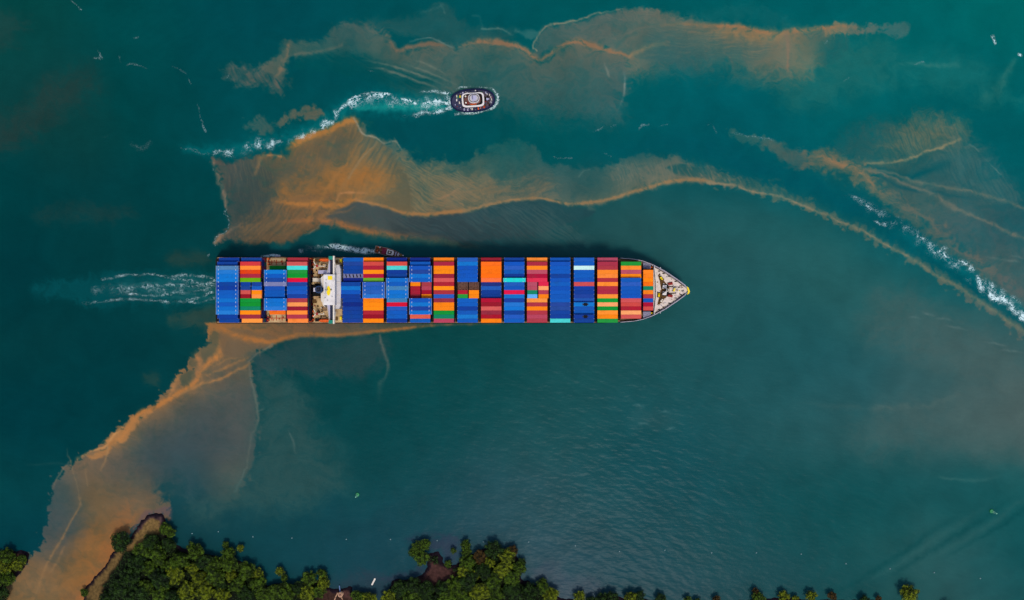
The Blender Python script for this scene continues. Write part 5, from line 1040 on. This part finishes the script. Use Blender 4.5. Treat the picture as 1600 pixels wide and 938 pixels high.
mb = MB(); mb.box(-4.9, -2.0, -1.9, 1.9, 1.7, 2.5); mb.build('engine_cover', mat('workboat_engine_cover', (130, 34, 60), .6, var=.3, scale=1.2), pb)
mb = MB(); mb.prism([(-1.6, -1.7), (2.2, -1.6), (3.0, -1.0), (3.0, 1.0), (2.2, 1.6), (-1.6, 1.7)], 1.7, 3.9); cb = mb.build('cabin', M['white'], pb)
mb = MB(); mb.box(-.9, 1.6, -1.0, 1.0, 3.9, 4.1); mb.build('roof_panel', M['dark'], cb)
mb = MB(); mb.box(-.2, .9, -.5, .5, 4.1, 4.5); mb.build('roof_locker', M['cream'], cb)
mb = MB(); mb.box(3.02, 3.1, -.95, .95, 2.9, 3.6); mb.build('window', M['glass'], cb)
mb = MB(); mb.box(3.7, 4.4, -1.35, 1.35, 1.7, 2.5); mb.build('cream_thwart', M['lilac'], pb)
mb = MB(); mb.box(5.3, 6.2, -1.0, 1.0, 1.7, 2.3); mb.box(4.9, 6.7, -.2, .2, 1.7, 2.5); mb.build('deck_locker', M['grey'], pb)
mb = MB(); mb.cyl(7.5, 0, 1.7, 2.4, .45, n=10); mb.box(7, 8.2, -.2, .2, 1.7, 2.1); mb.build('bow_winch', mat('workboat_winch_paint', (150, 130, 60), .6), pb)
mb = MB(); mb.cyl(8.9, 0, 1.7, 2.5, .38, n=10); mb.build('bow_fender', M['white'], pb)
for x, y, m in ((-7.6,1.6,'orange'),(-7.9,-.6,'orange'),(-6.6,1.7,'white'),(-6.4,-1.4,'white'),(-8.6,.4,'brown'),(-5.6,.2,'deck')):
    mb = MB(); mb.cyl(x, y, 1.7, 2.6, .42, .36, 10); mb.build('deck_drum', M[m], pb)
# ---------------------------------------------------------------- motorboat hidden by the ship's rail
mc = P(434, 400.2, 1); sb = empty('motorboat', (mc[0], mc[1], 0), 0); tag(sb, 'tiny white motorboat at the tip of a short wake by the upper rail', 'motorboat')
mb = MB(); q = boat_plan(3.6, 1.4); mb.prism([(x*.9, y*.7) for x, y in q], -.3, .6, q); mb.build('hull', M['white'], sb)
mb = MB(); mb.prism([(x*.8, y*.7) for x, y in q], .6, .66); mb.build('cockpit', M['lilac'], sb)
mb = MB(); mb.box(-.3, .5, -.4, .4, .6, 1.2); mb.build('console', M['grey'], sb)
mb = MB(); mb.box(-2.1, -1.7, -.2, .2, 0, .9); mb.build('outboard_motor', M['dark'], sb)
# white skiff near the shore
kc = P(583.4, 909.6, .5); sk = empty('skiff', (kc[0], kc[1], 0), R(63)); tag(sk, 'slim white skiff lying in the shallows between the pavilion and the trees', 'small boat')
mb = MB(); n12 = 13; q = [(-2.35, -.5), (2.0, -.52), (2.45, -.25), (2.45, .25), (2.0, .52), (-2.35, .5)]; mb.prism([(x*.92, y*.75) for x, y in q], -.15, .5, q); mb.build('hull', M['white'], sk)
mb = MB(); mb.prism([(x*.9, y*.78) for x, y in q], .5, .53); mb.build('cockpit_sole', M['cream'], sk)
for x in (-1.2, .4):
    mb = MB(); mb.box(x, x+.3, -.42, .42, .53, .62); mb.build('thwart', M['white'], sk)
# ---------------------------------------------------------------- navigation buoys
def nav_buoy(px, py, tilt, label):
    c = P(px, py, 1); b = empty('navigation_buoy', (c[0], c[1], 0)); tag(b, label, 'buoy', 'green buoys in the channel')
    mb = MB(); mb.cyl(0, 0, -.6, .7, 1.35, 1.2, 18); mb.cyl(0, 0, .7, .9, 1.2, .9, 18); mb.build('float_body', M['green'], b)
    mb = MB(); tx, ty = tilt
    for k in range(4):
        t = k*math.pi/2+.5; mb.tube((.8*math.cos(t), .8*math.sin(t), .85), (tx+.25*math.cos(t), ty+.25*math.sin(t), 3.6), .09, n=6)
    mb.ringwall([(tx*.5+.62*math.cos(k*.524), ty*.5+.62*math.sin(k*.524)) for k in range(12)], [(tx*.5+.5*math.cos(k*.524), ty*.5+.5*math.sin(k*.524)) for k in range(12)], 2.1, 2.25); mb.build('lattice_tower', M['pale'], b)
    mb = MB(); mb.cyl(tx, ty, 3.6, 4.1, .42, .34, 12); mb.cyl(tx, ty, 4.1, 4.45, .2, .12, 8); mb.build('lantern', M['pale'], b)
nav_buoy(558, 773.5, (-.5, -.9), 'green lattice buoy floating alone below the middle of the ship')
nav_buoy(1550.5, 799.5, (1.5, -.7), 'green lattice buoy leaning near the lower right corner')
first = None
for i, (x, y) in enumerate([(300,834),(341,831),(395,839),(456,841),(541,843),(610,843),(683,845),(755,847),(826,847),(899,853),(968,862),(1039,860),(1112,864),(1182,864),(1252,866),(1322,881),(1391,889),(1460,895),(1532,904)]):
    c = P(x, y, 0)
    if first is None:
        first = empty('mooring_float', (c[0], c[1], 0)); mb = MB(); mb.cyl(0, 0, -.15, .2, .3, .4, 12); mb.cyl(0, 0, .2, .42, .4, .22, 12); mb.build('float_body', mat('float_plastic', (128, 152, 154), .6), first)
        mb = MB(); mb.tube((0, 0, .4), (.05, 0, 1.1), .06, n=6); mb.build('pole', M['grey'], first); f_ = first
        tag(f_, 'small pale float in the long line of floats off the wooded shore', 'float', 'line of floats along the shore')
    else: f_ = dup(first); f_.location = (c[0], c[1], 0)
# ---------------------------------------------------------------- pavilion with jetty and paths
hc_ = P(531.6, 930, 4); pav = empty('pavilion', (hc_[0], hc_[1], 1.2), R(12)); tag(pav, 'tiny pale octagonal pavilion with timber roof on the dark shore point', 'pavilion')
def octo(r, n=8): return [(r*math.cos(math.pi/8+k*2*math.pi/n), r*math.sin(math.pi/8+k*2*math.pi/n)) for k in range(n)]
wood = mat('sun_bleached_timber', (176, 136, 108), .8, var=.25, scale=1.2)
mb = MB(); mb.prism(octo(1.75), -.4, .2); mb.build('floor', wood, pav)
mb = MB(); mb.prism(octo(1.75), 2.7, 3.3, octo(.75)); rf_ = mb.build('roof', wood, pav)
mb = MB(); mb.prism(octo(.72), 3.3, 3.6, octo(.25)); mb.build('roof_lantern', mat('faded_red_timber', (128, 88, 74), .8), rf_)
for x, y in octo(1.5):
    mb = MB(); mb.tube((x, y, .2), (x, y, 2.72), .07, n=6); mb.build('post', wood, pav)
a = P(531.2, 926, 1.4); b = P(530.2, 915.6, 1.4)
jt = MB(); an = math.atan2(b[1]-a[1], b[0]-a[0]); L_ = math.hypot(b[0]-a[0], b[1]-a[1]); jt.box((a[0]+b[0])/2-L_/2, (a[0]+b[0])/2+L_/2, (a[1]+b[1])/2-.32, (a[1]+b[1])/2+.32, 1.3, 1.42, an)
for t in (.3, .6, .95): jt.tube((a[0]*(1-t)+b[0]*t, a[1]*(1-t)+b[1]*t, -1.5), (a[0]*(1-t)+b[0]*t, a[1]*(1-t)+b[1]*t, 1.35), .12, n=6)
je = jt.build('jetty', mat('blue_grey_planks', (92, 118, 158), .7, var=.25, scale=1.5)); tag(je, 'narrow bluish jetty reaching from the pavilion into the water', 'jetty')
for k, (pts, nm_) in enumerate([([(527.4,927),(524,934),(521,942)], 'left'), ([(533.6,934),(535.4,940),(536,948)], 'right')]):
    mb = MB(); strip(pts, 1.6, .6, 1.75, mb); pp = mb.build('footpath', wood); tag(pp, kind='structure', label='pale boardwalk path leading inland from the pavilion')
# ---------------------------------------------------------------- trees
def leafmat(name, c0, c1):
    m = bpy.data.materials.new(name); m.use_nodes = True; n = m.node_tree.nodes; L = m.node_tree.links; b = n['Principled BSDF']
    tc = n.new('ShaderNodeTexCoord'); g = n.new('ShaderNodeTexNoise'); g.inputs['Scale'].default_value = 3.2; g.inputs['Detail'].default_value = 3; L.new(tc.outputs['Object'], g.inputs['Vector'])
    oi = n.new('ShaderNodeObjectInfo'); g.noise_dimensions = '4D'; mm = n.new('ShaderNodeMath'); mm.operation = 'MULTIPLY'; mm.inputs[1].default_value = 50; L.new(oi.outputs['Random'], mm.inputs[0]); L.new(mm.outputs[0], g.inputs['W'])
    geo = n.new('ShaderNodeNewGeometry'); ad = n.new('ShaderNodeMath'); ad.operation = 'MULTIPLY_ADD'; ad.inputs[1].default_value = .5; L.new(geo.outputs['Random Per Island'], ad.inputs[0])
    mr = n.new('ShaderNodeMapRange'); mr.inputs['From Min'].default_value = .42; mr.inputs['From Max'].default_value = .6; mr.inputs['To Min'].default_value = -.2; mr.inputs['To Max'].default_value = .75; L.new(g.outputs['Fac'], mr.inputs['Value']); L.new(mr.outputs['Result'], ad.inputs[2]); ad.use_clamp = True
    mx = n.new('ShaderNodeMixRGB'); mx.inputs['Color1'].default_value = tuple(lin(c0)/KW)+(1,); mx.inputs['Color2'].default_value = tuple(lin(c1)/KW)+(1,); L.new(ad.outputs[0], mx.inputs['Fac']); L.new(mx.outputs['Color'], b.inputs['Base Color'])
    b.inputs['Roughness'].default_value = .7; b.inputs['Specular IOR Level'].default_value = .15
    return m
LM = {'d': leafmat('dark_green_leaves', (10, 24, 8), (44, 70, 18)), 'm': leafmat('olive_green_leaves', (20, 34, 6), (78, 104, 18)), 'y': leafmat('yellow_green_leaves', (24, 38, 5), (122, 134, 22)), 'r': leafmat('brownish_leaves', (26, 24, 10), (84, 62, 22))}
BARK = mat('grey_brown_bark', (74, 60, 48), .9, var=.3, scale=2)
def crown_mesh(seed, n=4400):
    r_ = np.random.RandomState(seed); V = []; nl = r_.randint(24, 34); lobes = []
    for i in range(nl):
        a = r_.rand()*2*np.pi; q = .86*np.sqrt(r_.rand()); s_ = r_.uniform(.12, .25)
        lobes.append((q*math.cos(a), q*math.sin(a)*r_.uniform(.8, 1), .7*(1-q*q)-.1+r_.uniform(-.16, .12), s_))
    lobes.append((0, 0, .1, .6)); lobes.append((0, 0, -.25, .72))
    wts = np.array([l[3]**2 for l in lobes]); wts /= wts.sum()
    li = r_.choice(len(lobes), n, p=wts); Lb = np.array(lobes)[li]
    d = r_.randn(n, 3); d[:, 2] = np.abs(d[:, 2])*.9+d[:, 2]*.1; d /= np.linalg.norm(d, axis=1)[:, None]
    rad = Lb[:, 3]*r_.uniform(.72, 1.08, n)
    c = Lb[:, :3]+d*rad[:, None]*np.array([1, 1, .8])
    nrm = d+r_.randn(n, 3)*.45; nrm /= np.linalg.norm(nrm, axis=1)[:, None]
    t = np.cross(nrm, r_.randn(n, 3)); t /= np.linalg.norm(t, axis=1)[:, None]; b = np.cross(nrm, t)
    sz = r_.uniform(.03, .066, n)[:, None]
    k = r_.uniform(.5, .9, n)[:, None]
    q = np.stack([c-t*sz-b*sz*k*.3, c-b*sz*k+nrm*sz*.15, c+t*sz+b*sz*k*.3, c+b*sz*k+nrm*sz*.15], 1).reshape(-1, 3)
    f = np.arange(n*4).reshape(-1, 4)
    me = bpy.data.meshes.new('crown'); me.from_pydata(q.tolist(), [], f.tolist()); me.materials.append(LM['m']); me.update(); return me, lobes
CR = [crown_mesh(s_) for s_ in range(12)]
def trunk_mesh(k, lobes):
    mb = MB(); mb.tube((0, 0, -1.0), (.03, .02, -.05), .055, .04, 8)
    for l in lobes[:7]: mb.tube((.03, .02, -.1), (l[0]*.8, l[1]*.8, l[2]*.7), .028, .01, 5)
    return mb.mesh('trunk', [BARK])
TRK = [trunk_mesh(k, c[1]) for k, c in enumerate(CR)]
TREES = [(187,846,16,'d'),(258,826,10,'m'),(266,833,8,'m'),(10,869,13,'m'),(27,884,10,'y'),(6,886,12,'y'),(34,874,7,'m'),(9,905,13,'m'),(1,931,13,'d'),(-14,880,14,'m'),(-16,912,15,'m'),(131,927,7,'m'),(-20,935,14,'d'),
 (235,846,13,'d'),(222,861,13,'m'),(234,862,7,'y'),(213,880,15,'d'),(246,869,15,'m'),(262,851,12,'d'),(280,877,15,'m'),(304,862,13,'m'),(320,880,14,'d'),(203,905,16,'d'),(186,921,16,'d'),(166,936,12,'d'),(214,932,18,'d'),(250,905,16,'d'),(252,930,15,'m'),(274,899,14,'y'),(291,924,15,'y'),(311,904,13,'y'),(234,888,12,'m'),(262,884,10,'m'),(228,918,12,'m'),(270,935,14,'d'),
 (332,882,12,'m'),(356,866,11,'m'),(352,852,6,'m'),(375,857,6,'y'),(357,881,15,'m'),(335,900,15,'m'),(385,893,14,'m'),(402,914,14,'m'),(370,914,14,'m'),(386,931,15,'d'),(320,925,15,'y'),(346,931,13,'y'),(412,932,13,'m'),(437,893,7,'y'),(444,904,6,'m'),(427,926,13,'m'),(446,926,15,'m'),(466,919,11,'d'),(483,906,12,'m'),(479,927,13,'y'),(503,897,8,'m'),(505,912,11,'y'),(497,926,10,'m'),(560,935,12,'m'),(574,938,13,'y'),(361,900,10,'y'),(300,890,11,'y'),(402,898,9,'y'),(345,915,10,'d'),
 (652,855,9,'m'),(665,851,9,'m'),(658,872,13,'m'),(646,863,8,'m'),(609,935,13,'y'),(626,921,14,'d'),(645,917,14,'d'),(666,922,14,'d'),(690,921,13,'d'),(711,916,14,'m'),(702,936,16,'m'),(731,909,16,'d'),(708,861,5,'m'),(727,852,8,'m'),(729,863,8,'m'),(700,881,6,'m'),(731,880,13,'m'),(726,895,12,'y'),(750,871,12,'r'),(772,859,14,'d'),(791,870,13,'y'),(801,861,9,'r'),(756,894,14,'d'),(786,892,14,'y'),(770,912,15,'m'),(800,905,13,'m'),(811,889,11,'m'),(815,880,7,'d'),(750,926,16,'y'),(776,930,14,'m'),(802,926,15,'d'),(829,925,15,'d'),(848,919,11,'m'),(848,909,6,'m'),(861,930,12,'y'),(723,931,13,'m'),(643,936,14,'m'),(670,938,13,'d'),(765,880,9,'y'),(742,898,9,'y'),
 (905,934,9,'y'),(923,940,8,'d'),(955,938,14,'d'),(986,936,11,'y'),(1000,931,8,'d'),(1033,937,9,'d'),(1075,938,6,'m'),(1120,938,7,'r'),(1181,925,6,'r'),(1186,936,11,'m'),(1225,932,9,'y'),(1243,936,6,'y'),(1268,932,9,'y'),(1301,932,7,'r'),(1352,940,9,'d'),(1373,936,5,'r'),(1421,928,14,'y'),(940,937,10,'d'),(1090,942,7,'m')]
hid = [(x, rnd.uniform(953, 985), rnd.uniform(12, 17), rnd.choice('dmmy')) for x in range(160, 1500, 27)]+[(x, rnd.uniform(952, 985), 14, 'm') for x in range(-120, -10, 24)]
KN = {'d': 'dark green', 'm': 'olive green', 'y': 'yellow green', 'r': 'brownish'}
def treeplace(x, y):
    if x < 60: return 'on the small left point', x/60
    if x < 140: return 'at the silty inlet mouth', 0
    if x < 560: return 'in the left wood', 0
    if x < 600: return 'beside the skiff', 0
    if x < 880: return 'in the middle wood', 0
    return 'along the lower right shore', 0
used_labels = {}
REFS = [((187,846),'the round lone tree by the silt'),((238,818),'the sandy point'),((170,890),'the sand strip'),((531,930),'the pavilion'),((583,910),'the white skiff'),((675,895),'the red soil'),((0,870),'the left picture edge'),((1550,800),'the right buoy')]
def size_word(r): return 'tiny' if r < 7 else 'small' if r < 10 else 'mid-sized' if r < 14 else 'large'
def tree(x, y, r, k, label, vis=True):
    i = rnd.randrange(12); rad = r*S0; ht = min(rad*.7+1.2, 6)
    gz = 1.0; top = ht+gz+rad*.5
    c = P(x, y, gz+ht)
    t = empty('tree', (c[0], c[1], gz-.3), rnd.uniform(0, 6.28)); tag(t, label, 'tree', 'trees of the wooded shore')
    o = bpy.data.objects.new('trunk', TRK[i]); C.objects.link(o); o.parent = t; o.location = (0, 0, ht); o.scale = (rad, rad, ht)
    o = bpy.data.objects.new('crown', CR[i][0]); C.objects.link(o); o.parent = t; o.location = (0, 0, ht-rad*.1); o.scale = (rad*1.16*rnd.uniform(.92, 1.08), rad*1.16, rad*rnd.uniform(.85, 1.1))
    o.material_slots[0].link = 'OBJECT'; o.material_slots[0].material = LM[k]
    return t
# unique labels: look first, then the nearest findable thing and its neighbours
WOODS = {}
for T_ in TREES: WOODS.setdefault(treeplace(T_[0], T_[1])[0], []).append(T_)
SPECIAL = {0: 'round dark green tree alone at the silty water edge', 1: 'olive green bush at the very tip of the sandy point', 11: 'small olive bush on the sand at the silty inlet mouth', 48: 'small yellow green tree standing out alone in the shallows, left of the pavilion', 136: ''}
ORDN = ['first', 'second', 'third', 'fourth', 'fifth', 'sixth', 'seventh', 'eighth', 'ninth', 'tenth', 'eleventh', 'twelfth', 'thirteenth', 'fourteenth', 'fifteenth', 'sixteenth', 'seventeenth', 'eighteenth', 'nineteenth', 'twentieth', 'twenty-first', 'twenty-second']
for ti, T_ in enumerate(TREES):
    x, y, r, k = T_; pl = treeplace(x, y)[0]
    if SPECIAL.get(ti): lab = SPECIAL[ti]
    else:
        lo_ = WOODS[pl]
        same = sorted([q for q in lo_ if q[3] == k and size_word(q[2]) == size_word(r)], key=lambda q: q[0]); idx = same.index(T_)
        n2 = len(same)
        nm2 = f"{size_word(r)} {KN[k]} tree {pl}"; pl = pl.replace('along the lower right shore', 'on lower right shore')
        if n2 == 1: lab = f"the only {nm2}"
        else:
            pos = 'leftmost' if idx == 0 else ('rightmost' if idx == n2-1 else (ORDN[idx]+' from left' if idx <= n2/2 else ORDN[n2-1-idx]+' from right'))
            lab = f"{size_word(r)} {KN[k]} tree {pl}, {pos} of its size and colour"
    tree(x, y, r, k, lab)
for x, y, r, k in []: pass
# low scrub filling the ground between the crowns
def scrub():
    rs = np.random.RandomState(8); n = 60000
    px = rs.uniform(-120, 1560, n).astype(np.float32); py = rs.uniform(845, 960, n).astype(np.float32)
    best = np.full(n, -99.)
    for sh in SHORES:
        Q = smooth_pts(sh, 3, True); d, _, _ = Painter.dist(None, Q, px, py, True); best = np.maximum(best, np.where(inside(Q, px, py), d, -d))
    ok = best > 5.0+2*fbm(px, py, 12, 2, 501)
    for (cx, cy, rx, ry, an) in ((228, 830, 44, 17, -.7), (168, 884, 66, 14, -.98), (150, 925, 16, 18, 0), (672, 900, 44, 20, .1), (528, 932, 32, 18, 0)):
        ca, sa = math.cos(an), math.sin(an); u = ((px-cx)*ca+(py-cy)*sa)/rx; v = (-(px-cx)*sa+(py-cy)*ca)/ry; ok &= (np.hypot(u, v) > 1)
    px, py = px[ok], py[ok]; m_ = len(px)
    c = np.stack([(px-800)*S0, (469-py)*S0, 1.6+rs.rand(m_)*1.6], 1); nr = rs.randn(m_, 3)*.5+np.array([0, 0, 1]); nr /= np.linalg.norm(nr, axis=1)[:, None]
    t = np.cross(nr, rs.randn(m_, 3)); t /= np.linalg.norm(t, axis=1)[:, None]; b_ = np.cross(nr, t); z = rs.uniform(.25, .6, m_)[:, None]
    q = np.stack([c-t*z, c-b_*z*.7, c+t*z, c+b_*z*.7], 1).reshape(-1, 3)
    me = bpy.data.meshes.new('undergrowth'); me.from_pydata(q.tolist(), [], np.arange(m_*4).reshape(-1, 4).tolist()); me.materials.append(LM['d'])
    o = bpy.data.objects.new('undergrowth', me); C.objects.link(o); tag(o, 'low dark green scrub covering the ground between the shore trees', 'undergrowth', None, 'stuff')
scrub()
# the wood goes on beyond the lower edge as one mass
vs = []; fs = []; nv = 0
for x, y, r, k in hid:
    if 505 < x < 560: continue
    me = CR[rnd.randrange(12)][0]; co = np.empty(len(me.vertices)*3, np.float32); me.vertices.foreach_get('co', co); co = co.reshape(-1, 3)[-8000:]
    rad = r*S0; c = P(x, y+4, 5); vs.append(co*np.array([rad, rad, rad])+np.array([c[0], c[1], 5.0])); fs.append(np.arange(8000).reshape(-1, 4)+nv); nv += 8000
me = bpy.data.meshes.new('woodland'); me.from_pydata(np.concatenate(vs).tolist(), [], np.concatenate(fs).tolist()); me.materials.append(LM['m'])
o = bpy.data.objects.new('woodland', me); C.objects.link(o); tag(o, 'dense green wood running on behind the shore trees at the bottom edge', 'wood', None, 'stuff')
